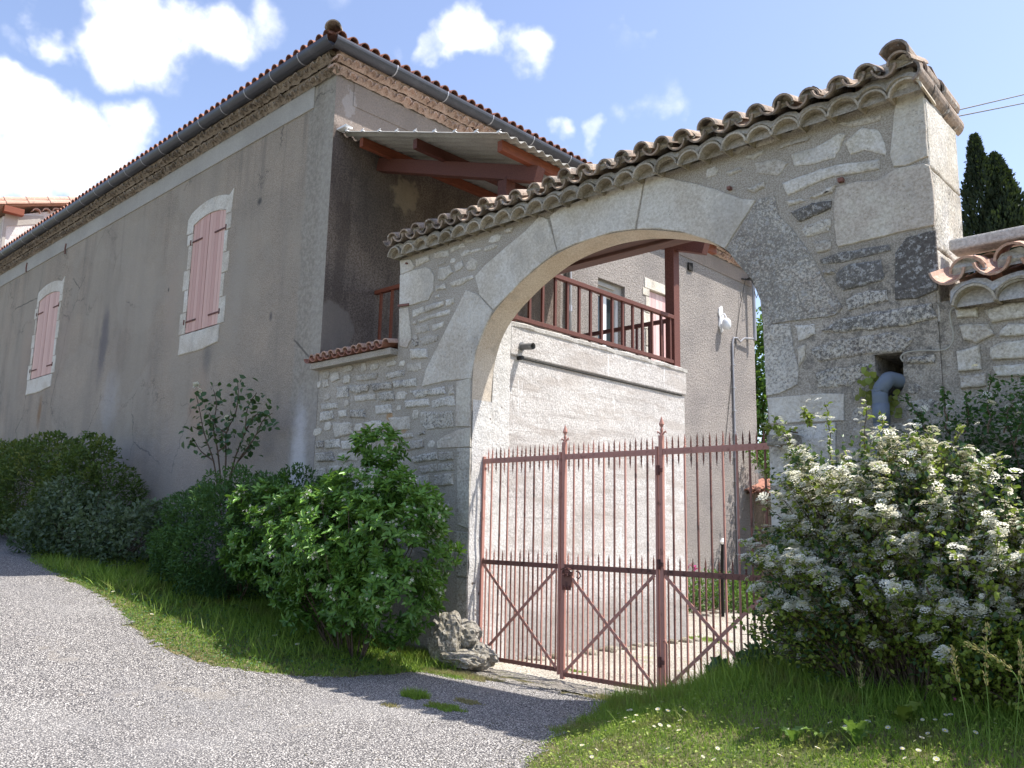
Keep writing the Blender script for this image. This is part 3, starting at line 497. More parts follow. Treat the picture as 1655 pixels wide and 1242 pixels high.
for _ in range(9000):
    if random.random() < .25: cx, cz = random.uniform(-10.8, -8.95), random.uniform(1.6, 3.85)
    else: cx, cz = random.uniform(-8.88, -2.1), random.uniform(1.2, 5.2)
    w, h = random.uniform(.05, .16), random.uniform(.03, .07); m = .022
    S = [(cx+w*a+m*a, cz+h*b+m*b) for a in (-1, -.5, 0, .5, 1) for b in (-1, 0, 1)]
    if any(abs(cx-a)-w-b2 < .03 and abs(cz-b)-h-d2 < .025 for a, b, b2, d2 in done) or any(ptin(p, q) for q in OB for p in S): continue
    if any(abs(v[0]-cx) < w+m and abs(v[1]-cz) < h+m for q in OB for v in q): continue
    done.append((cx, cz, w, h)); dkz = .6*max(0, 1-((cx+2.6)**2+(cz-3.2)**2)/1.4)
    stone(lo_ if cx < WX0 else up_, [(cx-w, cz-h*.5), (cx-w*.6, cz-h), (cx+w*.7, cz-h*.9), (cx+w, cz+h*.2), (cx+w*.5, cz+h), (cx-w*.7, cz+h*.9)], random.uniform(0, .3)+dkz, random.uniform(.006, .018), .016, .035, bev=.016)
up_.build('rubble_stone', 'stone', arch)
mb = MB(); mb.slab([(-10.9, -.4), (-10.9, 3.93), (WX0-.001, 3.93), (WX0-.001, -.4)], [], D+.005, D+.5); mb.build('masonry', 'mortar', low)
lo_.build('rubble_stone', 'stone', low)
# right flank of the pier: big rough blocks
mb = MB(); z = 3.3; 
while z < 5.25:
    hh = random.uniform(.42, .7); stone(mb, [(D+.01, z), (7.98, z), (7.98, min(5.28, z+hh)), (D+.01, min(5.28, z+hh))], random.uniform(.35, .6), .02, .012, .05, plane=('x', WX1, 1)); z += hh+.012
mb.build('quoin', 'stone', arch)
# plaster on the left reveal, with the rear timber lintels
mb = MB(); nz, ny = 40, 10
vs = []
for i in range(nz+1):
    for j in range(ny+1):
        z = -.35+i/nz*(3.5 if j < ny*.53 else 5.1); y = D+.012+j/ny*(.655); zt_ = 1.0; e = .012*noise.noise(Vector((0, y*4, z*3)))+.006*noise.noise(Vector((3, y*14, z*12))); vs.append((XL+.016+e, y, z))
mb.add(vs, [(i*(ny+1)+j, i*(ny+1)+j+1, (i+1)*(ny+1)+j+1, (i+1)*(ny+1)+j) for i in range(nz) for j in range(ny)]); mb.build('reveal_plaster', 'plaster', arch, smooth=True)
for a, b, zz in ((WM+.006, WM+.165, 4.80), (WM+.175, WM+.36, 4.765)):
    mb = MB(); mb.box((-7.41, a, zz), (-3.53, b, zz+.17), random.random(), .004); mb.build('timber_lintel', 'lintel', arch, bevel=.008)
# iron nubs left in the stone
for (a, b), r_ in zip(((1181, 306), (1361, 293), (660, 427)), (.018, .022, .012)):
    x, z = PX([(a, b)])[0]; mb = MB(); mb.beam((x, D-.05, z), (x, D+.05, z), r_*2, r_*1.6); mb.build('iron_stub', 'irond', arch)
# ------------------------------------------------------------------ tiled copings
def coping(root, x0, x1, zb, pitch, r, over, yf, yb, mats, slope=.34, ridge=True, gen=True, sc=1.):
    """corbel course of tiles bedded in mortar, then channel and cover tiles running up to a ridge"""
    n = int(round((x1-x0)/pitch)); g_ = MB(); ch = MB(); cv = MB(); mo = MB(); yc = (yf+yb)/2
    zc = zb+(r*.62 if gen else 0)
    if gen:
        for i in range(n+1):
            x = x0+i*pitch*(x1-x0)/(n*pitch); j = lambda a: random.uniform(-a, a)
            g_.arc((x+j(.014), yf-over*.86+j(.02), zb-.045+j(.012)), (j(.05), 1, .03+j(.03)), (j(.06), 0, 1), over+.2, pitch*(.53+j(.025)), pitch*.50, .018, 10, 174, random.random(), .2)
            # mortar packing inside the arch, set back
            K = 10; c = (x, zb-.035); rr = pitch*.49
            vs = []; 
            for yy in (yf-over*(.55+j(.12)), yf+.06): vs += [(c[0]+math.cos(math.pi*k/K)*rr, yy+(0.05*math.sin(math.pi*k/K) if yy < yf else 0), c[1]+math.sin(math.pi*k/K)*rr) for k in range(K+1)]
            mo.add(vs, [(k, k+1, K+2+k, K+1+k) for k in range(K)]+[tuple(range(K+1))], .6)
        zt = zb+pitch*.40
        # scalloped mortar bed on top of the corbel tiles
        vs = []; m = n*8
        for i in range(m+1):
            x = x0-pitch*.5+(x1-x0+pitch)*i/m; ph = (x-x0)/pitch; a = abs(math.cos(math.pi*ph)); zz = zb-.03+pitch*.47*math.sqrt(max(0, 1-(2*((ph+.5) % 1)-1)**2))*.9
            e = .022*noise.noise(Vector((x*7, 1, 0)))+.012*noise.noise(Vector((x*25, 1, 0))); zz += .018*noise.noise(Vector((x*5, 7, 0)))
            vs += [(x, yf-over*.62+e, zz-.005), (x, yf-over*.84+e, zz+.022+e*.5), (x, yf-over*.70+e, zz*.5+zt*.5+.05+e), (x, yb+over*.8, zt+.05)]
        mo.add(vs, [(4*i+k, 4*i+4+k, 4*i+5+k, 4*i+1+k) for i in range(m) for k in range(3)], .5); zc = zt+.02
    half = yc-(yf-over)
    for side in (1, -1):
        for i in range(n+1):
            x = x0+i*(x1-x0)/n; j = lambda a: random.uniform(-a, a); y0 = yf-over-.035 if side > 0 else yb+over+.035; ax = (j(.04), side, slope+j(.04))
            ch.arc((x-pitch*.5+j(.015), y0+j(.03), zc+r*.92+j(.012)), ax, (0, -side*slope, 1), half+.02, r*.98, r*.80, .018, 9, 168, random.random(), random.random(), flip=True)
            cv.arc((x+j(.018), y0+side*.02+j(.04), zc+r*.60+j(.018)), (j(.09), side, slope+j(.04)), (0, -side*slope, 1), half+.02, r*.96, r*.78, .018, 9, 172, random.random(), random.random())
            # mortar plug in the cover tile mouth
            K = 8; vs = [(x+math.cos(math.pi*k/K)*r*.92, y0+side*(.045+.03*math.sin(k*1.7)), zc+r*.5+math.sin(math.pi*k/K)*r*.92) for k in range(K+1)]; mo.add(vs, [tuple(range(K+1))], random.random())
    cv.build('cover_tile', mats[0], root, smooth=False); ch.build('channel_tile', mats[1], root)
    if gen: g_.build('corbel_tile', mats[2], root)
    mo.build('mortar_bed', mats[3], root)
    if ridge:
        rd_ = MB(); x = x0-pitch*.4; zr = zc+r*.8+half*slope
        while x < x1-.35: rd_.arc((x, yc+random.uniform(-.015, .015), zr-.01), (1, 0, random.uniform(-.02, .05)), (0, 0, 1), .46*sc, r*1.15, r*1.0, .018, 10, 176, random.random(), random.random()); x += .40*sc
        rd_.build('ridge_tile', mats[0], root)
    return zc
coping(arch, -8.86, -2.12, 5.30, .259, .108, .22, D, WB+.02, ('tileold', 'tileold', 'genstone', 'genstone'))
# end of the coping over the deeper pier
mb = MB()
for k in range(3): mb.arc((-2.16+.03*k, D-.24+.36*k, 5.60-.035*k), (.03, 1, -.03), (.5, 0, 1), .46, .13, .115, .02, 9, 190, random.random(), .5)
for k in range(3): mb.arc((-2.08+.005*k, D-.19+.37*k, 5.43-.03*k), (.02, 1, -.04), (1, 0, .35), .44, .11, .10, .02, 9, 170, random.random(), .6)
mb.build('verge_tile', 'tileold', arch)
mb = MB(); mb.box((-2.5, D-.1, 5.30), (-2.05, 8.1, 5.52), .4, .012); mb.box((-2.45, D-.05, 5.5), (-2.14, 8.08, 5.66), .4, .02); mb.build('mortar_bed', 'stone', arch, bevel=.04)
# low wall coping: one row of small tiles on a mortar lip
mb = MB(); mb.box((-10.88, D-.13, 3.90), (WX0-.004, D+.5, 3.985), .3, .006); mb.build('mortar_bed', 'mortar', low, bevel=.01)
c1, c2 = MB(), MB()
for i in range(11):
    x = -10.80+i*.18
    if x > -9.0: break
    j = lambda a: random.uniform(-a, a)
    c2.arc((x-.09, D-.20+j(.01), 4.07), (j(.05), 1, .16), (0, -.16, 1), .6, .085, .07, .014, 8, 170, random.random(), flip=True); c1.arc((x+j(.01), D-.18+j(.02), 4.04), (j(.05), 1, .16), (0, -.16, 1), .6, .078, .066, .014, 8, 172, random.random())
c1.build('cover_tile', 'tilepink', low); c2.build('channel_tile', 'tilenew', low)
x, z = PX([(655, 494)])[0]; mb = MB(); mb.beam((x-.12, D-.03, z+.01), (x+.1, D-.02, z-.005), .02, .03); mb.build('iron_stub', 'irond', arch)
# ------------------------------------------------------------------ right-hand wall
rw = thing('yard_wall', 'pale rubble yard wall with pink canal tiles beside the dark stone pier', 'wall', (0, D, 0))
mb = MB(); mb.slab([(WX1+.003, -.4), (WX1+.003, 3.46), (2.6, 3.46), (2.6, -.4)], [], D+.012, 7.75); mb.build('masonry', 'mortar', rw)
mb = MB(); L_ = [[(1180,510),(1320,495),(1320,560),(1190,565)],[(1360,520),(1500,480),(1600,470),(1600,560),(1400,590)],[(1210,610),(1380,600),(1415,660),(1310,715),(1230,690)],[(1450,640),(1500,600),(1640,600),(1640,670),(1450,670)],[(1390,740),(1480,700),(1650,690),(1650,800),(1400,810)],[(1190,760),(1330,720),(1340,870),(1200,880)],[(1400,850),(1650,830),(1650,900),(1420,910)],[(1210,910),(1360,890),(1360,960),(1220,980)]]
for p in L_: stone(mb, PX(p, *C_), random.uniform(0, .3), .02, .015, .045)
z = .5
while z < 3.3:
    hh = random.uniform(.14, .24); x = -1.25+random.uniform(0, .1) if z > 2.3 else -1.95
    while x < 2.4:
        w = random.uniform(.2, .48); stone(mb, [(x+.02, z+.01), (x+w*.5, z-.005), (x+w-.02, z+.015), (x+w-.015, z+hh-.02), (x+w*.5, z+hh), (x+.015, z+hh-.015)], random.uniform(0, .3), random.uniform(.01, .025), .015, .05); x += w+.03
    z += hh+.035
mb.build('rubble_stone', 'stone', rw)
coping(rw, -1.72, 2.4, 3.40, .31, .135, .20, D, 7.75, ('tilepink', 'tilepink', 'genstone', 'ridge'), ridge=False)
mb = MB(); mb.beam((-1.95, 7.42, 3.97), (2.5, 7.42, 3.98), .24, .10, rnd=.8); mb.build('ridge_tile', 'ridge', rw, bevel=.02)
# ------------------------------------------------------------------ farmhouse
HX = -10.82; HT = 8.86; HE = 21.3; OV = .30
house = thing('farmhouse', 'grey rendered farmhouse with two pink shuttered windows and a dark gutter', 'house', (-20, D, 0))
W1 = (-15.5, -14.2, 5.14, 7.36); W2 = (-24.36, -22.8, 5.18, 7.33)
holes = [[(a, c), (b, c), (b, d+.11), (a, d+.11)] for a, b, c, d in (W1, W2)]
mb = MB(); mb.slab([(-48, -1), (HX-.003, -1), (HX-.003, HT), (-48, HT)], holes, D, D+.4); mb.build('front_wall', 'front', house)
FW = (14.12, 15.12, 5.0, 7.03); FD = (16.1, 16.95, 5.0, 7.2)
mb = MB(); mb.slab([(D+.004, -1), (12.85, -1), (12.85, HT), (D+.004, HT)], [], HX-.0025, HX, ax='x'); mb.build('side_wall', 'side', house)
mb = MB(); mb.slab([(12.85, -1), (HE, -1), (HE, HT), (12.85, HT)], [[(a, c), (b, c), (b, d), (a, d)] for a, b, c, d in (FW, FD)], HX-.4, HX-.004, ax='x'); mb.build('side_wall', 'rough', house, label='coarse roughcast rear part of the side wall')
mb = MB(); mb.box((-48, HE-.4, -1), (HX-.41, HE, HT)); mb.build('rear_wall', 'rough', house)
mb = MB(); mb.box((-48, D-.022, 8.43), (-11.42, D+.01, 8.82)); mb.build('cornice_band', 'band', house, bevel=.008)
mb = MB(); mb.box((HX-.01, D+.35, 8.40), (HX+.012, HE, 8.80)); mb.build('cornice_band', 'side', house)
# genoise courses under both eaves
def genoise(axis, a, b, mat):
    mb = MB(); mo = MB(); p = .165
    for row, (z, ov) in enumerate(((8.84, .13), (8.97, .25))):
        t = a
        while t < b:
            j = lambda q: random.uniform(-q, q); rr = .078+j(.012)
            if axis == 'x': mb.arc((t+j(.02), D-ov+j(.025), z+j(.018)), (j(.15), 1, j(.1)), (j(.2), 0, 1), ov, rr, rr*.9, .02, 6, 178, random.random())
            else: mb.arc((HX+ov+j(.025), t+j(.02), z+j(.018)), (-1, j(.15), j(.1)), (0, j(.2), 1), ov, rr, rr*.9, .02, 6, 178, random.random())
            t += p
        # lumpy mortar ledge over each course
        m = int((b-a)/.05); vs = []
        for i in range(m+1):
            t = a+(b-a)*i/m; e = .03*noise.noise(Vector((t*6, row*9, 0)))+.02*noise.noise(Vector((t*19, row*5, 2)))
            for o_, zz in ((ov-.10+e, z-.03+e*.6), (ov-.045+e, z+.04+e), (ov-.01+e*.5, z+.10), (0, z+.12)):
                vs.append((t, D-o_, zz) if axis == 'x' else (HX+o_, t, zz))
        mo.add(vs, [(4*i+k, 4*i+4+k, 4*i+5+k, 4*i+1+k) for i in range(m) for k in range(3)], .4)
    if axis == 'x': mo.box((a, D-.22, 9.05), (b, D+.3, 9.12))
    else: mo.box((HX-.3, a, 9.05), (HX+.22, b, 9.12))
    mb.build('genoise_course', mat, house, smooth=False); mo.build('genoise_mortar', mat, house)
genoise('x', -42, HX+.1, 'genbrown'); genoise('y', D-.1, HE+.1, 'genpink')
# gutters with their straps
GZ = 9.19
mb = MB(); mb.arc((-43, D-OV, GZ), (1, 0, 0), (0, 0, 1), 43+HX+OV, .125, .125, .006, 14, 196, flip=True); gu = mb.build('gutter', 'zinc', house, smooth=False)
mb = MB(); mb.arc((HX+OV, D-OV, GZ), (0, 1, 0), (0, 0, 1), HE+.4-D+OV, .125, .125, .006, 14, 196, flip=True); gu2 = mb.build('gutter', 'zinc', house)
def wrapstrap(p, ax, parent): mb = MB(); mb.arc(p, ax, (0, 0, 1), .022, .131, .131, .004, 12, 200, flip=True); mb.build('gutter_strap', 'strap', parent)
t = HX-.55
while t > -34: wrapstrap((t, D-OV, GZ), (1, 0, 0), gu); t -= .86
t = D+.9
while t < 15: wrapstrap((HX+OV, t, GZ), (0, 1, 0), gu2); t += 1.15
# roof: two hipped slopes and barrel tiles
SL = .30; ex, ey = HX+OV+.02, D-OV-.02; EZ = 9.26
roof = MB(); dd = 7.0
roof.add([(ex, ey, EZ), (-48, ey, EZ), (-48, ey+dd, EZ+SL*dd), (ex-dd, ey+dd, EZ+SL*dd)], [(0, 1, 2, 3)], .4)
roof.add([(ex, ey, EZ), (ex-dd, ey+dd, EZ+SL*dd), (ex-dd, HE+.3, EZ+SL*dd), (ex, HE+.3, EZ)], [(0, 1, 2, 3)], .4)
roof.add([(-48, ey+dd, EZ+SL*dd), (ex-dd, ey+dd, EZ+SL*dd), (ex-dd, HE+.3, EZ+SL*dd), (-48, HE+.3, EZ+SL*dd)], [(0, 1, 2, 3)], .4)
p = .222
for i in range(150):
    t = ex-.16-i*p; ln = min(1.3, max(.12, (ex-t)-.05))
    k = 0
    while k*.38 < ln:
        y0 = ey-.02+k*.38; roof.arc((t+random.uniform(-.01, .01), y0, EZ+.02+SL*(y0-ey)+.012), (0, 1, SL-.02), (0, -SL, 1), min(.42, ln-k*.38+.04), .094, .082, .014, 7, 180, random.random()); k += 1
for i in range(65):
    t = ey+.16+i*p; ln = min(1.3, max(.12, (t-ey)-.05)); k = 0
    while k*.38 < ln:
        x0 = ex+.02-k*.38; roof.arc((x0, t+random.uniform(-.01, .01), EZ+SL*(ex-x0)+.012), (-1, 0, SL-.02), (SL, 0, 1), min(.42, ln-k*.38+.04), .094, .082, .014, 7, 180, random.random()); k += 1
rf = roof.build('roof', 'tilenew', house)
mb = MB()
for i in range(14): a = i*.38; mb.arc((ex+.03-a*.707, ey-.03+a*.707, EZ+.07+SL*a*.707), (-.707, .707, SL*.707-.03), (SL, -SL, 1.2), .44, .135, .115, .02, 9, 185, random.random())
mb.build('hip_tile', 'tileold', rf)
# shuttered windows
def ringarc(x0, x1, zs, rise, n=12): return [(x0+(x1-x0)*i/n, zs+rise*(1-(2*i/n-1)**2)) for i in range(n+1)]
def win(w, nm, surf):
    a, b, c, d = w; xm = (a+b)/2
    wd = thing  # (window is a part tree of the house)
    mb = MB(); mb.box((a-.02, D+.16, c), (b+.02, D+.2, d+.12)); wo = mb.build('window', 'dark', house)
    st = MB(); inner = ringarc(a+.0, b-.0, d-.01, .1); o_ = [(a-.16, d-.16), (a-.27 if surf else a-.14, d-.14), (a-.25 if surf else a-.15, d+.16)]+ringarc(a-.12, b+.08, d+.26, .12)+[(b+.24, d+.36), (b+.2, d-.1), (b+.0, d-.09)]
    st.slab([(a-.0, d-.16)]+o_[0:3]+o_[3:-3]+o_[-3:]+inner[::-1], [], D-.012, D+.15); st.build('lintel', 'dressed', wo)
    for sd in (-1, 1):
        z = c-.0; k = 0; zt = d-(.17 if sd < 0 else .1)
        while z < zt-.04:
            hh = min(zt-z, random.uniform(.36, .52)); wdt = (.13 if k % 2 else .22)+random.uniform(-.02, .03)*(1 if sd < 0 else .8); x0 = a if sd < 0 else b
            mb = MB(); stone(mb, [(x0, z+.008), (x0, z+hh-.008), (x0+sd*wdt, z+hh-.008), (x0+sd*wdt, z+.008)], .0, .012, .004, .08, bev=.006); mb.box((min(x0, x0+sd*.05), D+.001, z), (max(x0, x0+sd*.05), D+.15, z+hh)); mb.build('jamb_stone', 'dressed', wo); z += hh; k += 1
    mb = MB(); stone(mb, [(a-.18, c-.40), (a-.16, c-.01), (b+.1, c-.01), (b+.08, c-.34), (xm, c-.40)], .05, .022, .02, .07); mb.build('sill', 'dressed', wo)
    for sd in (-1, 1):
        x0, x1 = (a+.002, xm-.006) if sd < 0 else (xm+.006, b-.002); mb = MB(); gr = MB(); n = 5; 
        top = lambda x: d-.015+.1*(1-((x-xm)/(b-a)*2)**2)
        for i in range(n):
            p0 = x0+(x1-x0)*i/n+.004; p1 = x0+(x1-x0)*(i+1)/n-.004; y0 = D+.004+random.uniform(0, .003); mb.slab([(p0, c+.02), (p1, c+.02), (p1, top(p1)), (p0, top(p0))], [], y0, y0+.03, rnd=random.random())
        gr.slab([(x0, c+.03), (x1, c+.03), (x1, top(x1)-.01), (x0, top(x0)-.01)], [], D+.028, D+.04)
        sh = mb.build('shutter', 'pink', wo); gr.build('backing_board', 'pinkg', sh)
        for zz in (c+.24, d-.36):
            m2 = MB(); e = x0-.05 if sd < 0 else x1+.05; f = x0+.4 if sd < 0 else x1-.4; m2.beam((e, D-.002, zz), (f, D-.002, zz), .012, .03); m2.tube([(e, D-.012, zz-.05), (e, D-.012, zz+.05)], .018, 6)
            for q in range(4): xx = f+(e-f)*q/4+.02*sd; m2.tube([(xx, D-.004, zz), (xx, D-.012, zz)], .012, 6)
            m2.build('strap_hinge', 'hinge', sh)
    return wo
win(W1, 1, True); win(W2, 2, False)
for (px, py) in ((108, 403), (45, 433)):
    x, z = PX([(px, py)])[0]; mb = MB(); mb.tube([(x, D-.03, z+.14), (x-.03, D-.035, z), (x, D-.03, z-.13)], .02, 6); mb.box((x-.06, D-.02, z+.04), (x+.05, D+.01, z+.16)); mb.build('wall_anchor', 'irond', house)
# rear windows of the side wall
mb = MB(); mb.box((HX-.3, FW[0]-.05, FW[2]), (HX-.26, FW[1]+.05, FW[3])); wo = mb.build('window', 'glass', house)
mb = MB()
for y0, y1 in ((FW[0]+.0, FW[0]+.09), (FW[0]+.44, FW[0]+.56), (FW[1]-.09, FW[1])): mb.box((HX-.27, y0, FW[2]), (HX-.2, y1, FW[3]-.2))
mb.box((HX-.27, FW[0], FW[3]-.3), (HX-.2, FW[1], FW[3]-.2)); mb.build('window_frame', 'white', wo)
mb = MB(); mb.box((HX-.27, FW[0]-.02, FW[3]-.2), (HX-.1, FW[1]+.02, FW[3]-.002)); mb.box((HX-.1, FW[0]-.0, FW[3]-.14), (HX-.06, FW[1]-.3, FW[3]-.06)); mb.build('roller_box', 'band', wo)
mb = MB(); n = 5
for i in range(n): a = FD[0]+.03+(FD[1]-FD[0]-.06)*i/n; mb.box((HX-.10, a+.004, FD[2]), (HX-.06, a+(FD[1]-FD[0]-.06)/n-.004, FD[3]-.02+.0), random.random())
mb.box((HX-.13, FD[0], FD[2]), (HX-.101, FD[1], FD[3])); dr = mb.build('shutter', 'pinkl', house, label='pale pink closed shutter at the rear')
mb = MB()
for s_ in (-1, 1):
    z = FD[2]
    while z < FD[3]-.1: hh = min(.4, FD[3]-z); y0 = FD[0] if s_ < 0 else FD[1]; wv = random.choice((.16, .28)); mb.box((HX-.1, min(y0, y0+s_*wv), z+.01), (HX+.012, max(y0, y0+s_*wv), z+hh-.01), random.random(), .006); z += hh
mb.box((HX-.1, FD[0]-.2, FD[3]), (HX+.012, FD[1]+.2, FD[3]+.24), .6, .01); mb.build('jamb_stone', 'dressed', dr, bevel=.012)
mb = MB(); mb.tube([(HX+.07, 13.05, 9.1), (HX+.07, 13.05, 4.3)], .05, 10); mb.build('downpipe', 'conduit', house, smooth=True)
mb = MB(); mb.tube([(HX+.07, 13.05, 6.02), (HX+.07, 13.05, 6.15)], .062, 10); mb.build('pipe_joint', 'strap', house)
mb = MB(); mb.box((HX-.02, 17.83, 8.08), (HX+.02, 18.05, 8.30), 0, .03); mb.build('hole_shade', 'dark', house)  # near-black box painted as the shade in a small hole
mb = MB(); mb.tube([(HX+.03, 20.0, .5), (HX+.03, 19.98, 6.55), (HX+.03, 20.05, 6.72), (HX+.03, 20.25, 6.75), (HX+.06, 20.35, 6.66), (HX+.1, 20.5, 6.78), (HX+.14, 21.0, 6.85)], .028, 8); mb.tube([(HX+.16, 21.02, 6.8), (HX+.16, 21.02, 8.62)], .05, 8)
for z in np.arange(1, 6.4, .62): mb.box((HX, 19.93, z), (HX+.065, 20.06, z+.03))
mb.build('service_conduit', 'conduit', house)
mb = MB(); mb.beam((HX, 20.9, 8.55), (HX+.3, 21.0, 8.62), .04, .04); mb.beam((HX+.02, 20.6, 8.5), (HX+.3, 21.1, 8.5), .03, .03)
for q in range(3): mb.tube([(HX+.2, 20.75+.15*q, 8.5), (HX+.2, 20.75+.15*q, 8.64)], .035, 6)
mb.tube([(HX+.2, 20.9, 8.6), (HX+.4, 20.95, 8.3), (HX+.25, 21.0, 8.0), (HX+.17, 21.0, 8.3)], .012, 5); mb.build('cable_bracket', 'wire', house)
mb = MB(); mb.tube([(HX+.15, 20.6, 8.5), (HX+.02, 20.45, 7.6), (HX+.02, 19.9, 5.6), (HX+.02, 19.3, 3.0)], .008, 4); mb.build('slack_wire', 'wire', house)
# wall lamp
lp = thing('wall_lamp', 'white wavy backed wall lamp on the roughcast side wall behind the arch', 'lamp', (HX, 19.43, 6.9))
mb = MB(); out_ = []
for i in range(24): t = 2*math.pi*i/24; out_.append((19.43+.12*math.sin(t)*(1+.3*math.sin(5*t)), 7.12+.36*math.cos(t)+.02*math.sin(7*t)))
mb.slab(out_, [], HX+.003, HX+.035, ax='x'); mb.build('back_plate', 'white', lp)
mb = MB(); mb.tube([(HX+.17, 19.43, 7.12), (HX+.17, 19.43, 7.08), (HX+.17, 19.43, 7.0), (HX+.17, 19.43, 6.9), (HX+.17, 19.43, 6.82), (HX+.17, 19.43, 6.8)], [.04, .10, .12, .12, .08, .03], 12); mb.build('lamp_shade', 'lampg', lp, smooth=True)
mb = MB(); mb.tube([(HX+.02, 19.43, 7.22), (HX+.12, 19.43, 7.25), (HX+.17, 19.43, 7.13)], .02, 6); mb.build('arm', 'white', lp)
# far wing beyond the main roof
fw = thing('far_wing', 'tall pale farm wing with tiled verge far beyond the main roof', 'house', (-48, 14, 0)); xw = -40.
def QX(px, py): p = hit(px, py, 'x', xw); return (p[1], p[2])
a = QX(-6, 372); t1 = QX(-60, 352); t2 = QX(140, 352); 
mb = MB(); mb.slab([(QX(5, 420)[0], 5), QX(5, 350), QX(100, 340), (QX(100, 340)[0]+3, QX(100, 340)[1]+.8), (QX(100, 340)[0]+3, 5)], [], xw-6, xw, ax='x'); mb.build('wall', 'plaster', fw)
mb = MB(); mb.slab([QX(-2, 425), QX(8, 346), QX(70, 350), QX(70, 362), QX(10, 366), QX(4, 425)], [], xw+.001, xw+.03, ax='x'); mb.build('cornice_band', 'band', fw)
e0 = Vector((xw+.15, *QX(-30, 333))); e1 = Vector((xw+.15, *QX(130, 331))); dv = (e1-e0).normalized(); L0 = (e1-e0).length
mb = MB(); k = 0
while k*.9 < L0:
    mb.arc(e0+dv*k*.9, dv, (0, 0, 1), .98, .2, .17, .03, 8, 180, random.random()); mb.arc(e0+dv*k*.9+Vector((-.35, 0, .25)), dv, (0, 0, 1), .98, .2, .17, .03, 8, 180, random.random()); k += 1
mb.beam(e0+Vector((-3, 0, .0)), e1+Vector((-3, 0, 0)), 6, .12); mb.build('roof', 'tilepink', fw)
mb = MB()
for k in range(18): q = e0+dv*(2.2+k*.42); mb.arc(q+Vector((.0, 0, -.36)), (-1, 0, 0), (0, 0, 1), .3, .18, .18, .04, 6, 175, .4)
mb.build('corbel_tile', 'genpink', fw)
p0 = Vector((xw+.3, *QX(2, 340))); p1 = Vector((xw+.3, *QX(34, 348))); mb = MB(); mb.beam(p0, p1, .3, .28); mb.build('rafter', 'woodo', fw)
# ------------------------------------------------------------------ porch
PXR = -7.43; PY0, PY1, PZ = WB+.01, 12.12, 4.28
porch = thing('porch', 'raised cement porch with brown railings and a corrugated lean-to roof', 'porch', (-9, 10, 0))
mb = MB(); mb.box((HX+.002, PY0, -.6), (PXR-.03, PY1, PZ-.45)); mb.build('platform_wall', 'block', porch)
mb = MB(); mb.box((HX+.002, PY0+.001, PZ-.449), (PXR, PY1+.03, PZ-.02)); mb.build('platform_edge', 'block', porch, bevel=.02)
mb = MB(); n = 60; vs = []
for i in range(n+1):
    y = PY0+(PY1+.05-PY0)*i/n; e = .018*noise.noise(Vector((y*3, 0, 0)))+.01*noise.noise(Vector((y*12, 4, 0)))
    vs += [(HX+.01, y, PZ+.02), (PXR-.03+e, y, PZ+.02+e*.5), (PXR+.02+e, y, PZ-.005), (PXR+.015+e, y, PZ-.05+e), (PXR-.01, y, PZ-.07+e)]
mb.add(vs, [(5*i+k, 5*i+5+k, 5*i+6+k, 5*i+1+k) for i in range(n) for k in range(4)]+[(0, 1, 2, 3, 4), tuple(5*n+k for k in (4, 3, 2, 1, 0))]); mb.build('floor_slab', 'ridge', porch)
for (yy, zt, xo) in ((8.1, 6.45, -.3), (11.93, 6.4, 0)):
    mb = MB(); mb.box((-7.64+xo, yy-.09, PZ-.0), (-7.46+xo, yy+.09, zt), random.random()); mb.build('post', 'wood', porch, bevel=.008)
zr = lambda x: 7.70-.333*(x+10.9)
for yy, xe in ((8.1, -7.22), (11.93, -6.88)):
    mb = MB(); mb.beam((HX+.01, yy, zr(HX)-.11), (xe, yy, zr(xe)-.11), .16, .22, rnd=.6); mb.build('rafter', 'wood', porch, bevel=.006)
for x, mt in ((-10.45, 'woodo'), (-9.1, 'wood'), (-7.33, 'woodo')):
    z = zr(x)+.07; mb = MB(); mb.beam((x, 7.42, z), (x, 13.0, z), .09, .15, rnd=random.random()); mb.build('purlin', mt, porch, bevel=.004)
mb = MB(); vs = []; ny, top = 260, []
for s_ in (0, 1):
    for i in range(ny+1):
        y = 7.26+i*(13.05-7.26)/ny; w = .027*math.sin(2*math.pi*y/.177)
        for k in range(5): x = HX+.01+k*(3.72)/4; z = zr(x)+.185+w+s_*.007+(.01*noise.noise(Vector((x, y, 0)))); vs.append((x, y, z))
m = (ny+1)*5
mb.add(vs, [(s_*m+i*5+k, s_*m+i*5+k+1, s_*m+i*5+k+6, s_*m+i*5+k+5) for s_ in (0, 1) for i in range(ny) for k in range(4)]+[(i*5+4, m+i*5+4, m+i*5+9, i*5+9) for i in range(ny)]+[(k, k+1, m+k+1, m+k) for k in range(4)])
mb.build('roof_sheet', 'sheet', porch, smooth=True)
for k in range(9):
    x = -10.62+k*.43; z = zr(x)+.2; mb = MB(); mb.box((x-.03, 7.235, z-.005), (x+.02, 7.28, z+.008), .5, .004); mb.beam((x-.03, 7.24, z+.012), (x+.04, 7.24, z+.022), .012, .01); mb.build('sheet_clip', 'white', porch)
mb = MB(); mb.box((HX+.0, 7.2, zr(HX)+.19), (HX+.22, 7.34, zr(HX)+.225), .5, .012); mb.build('roof_flashing', 'white', porch)
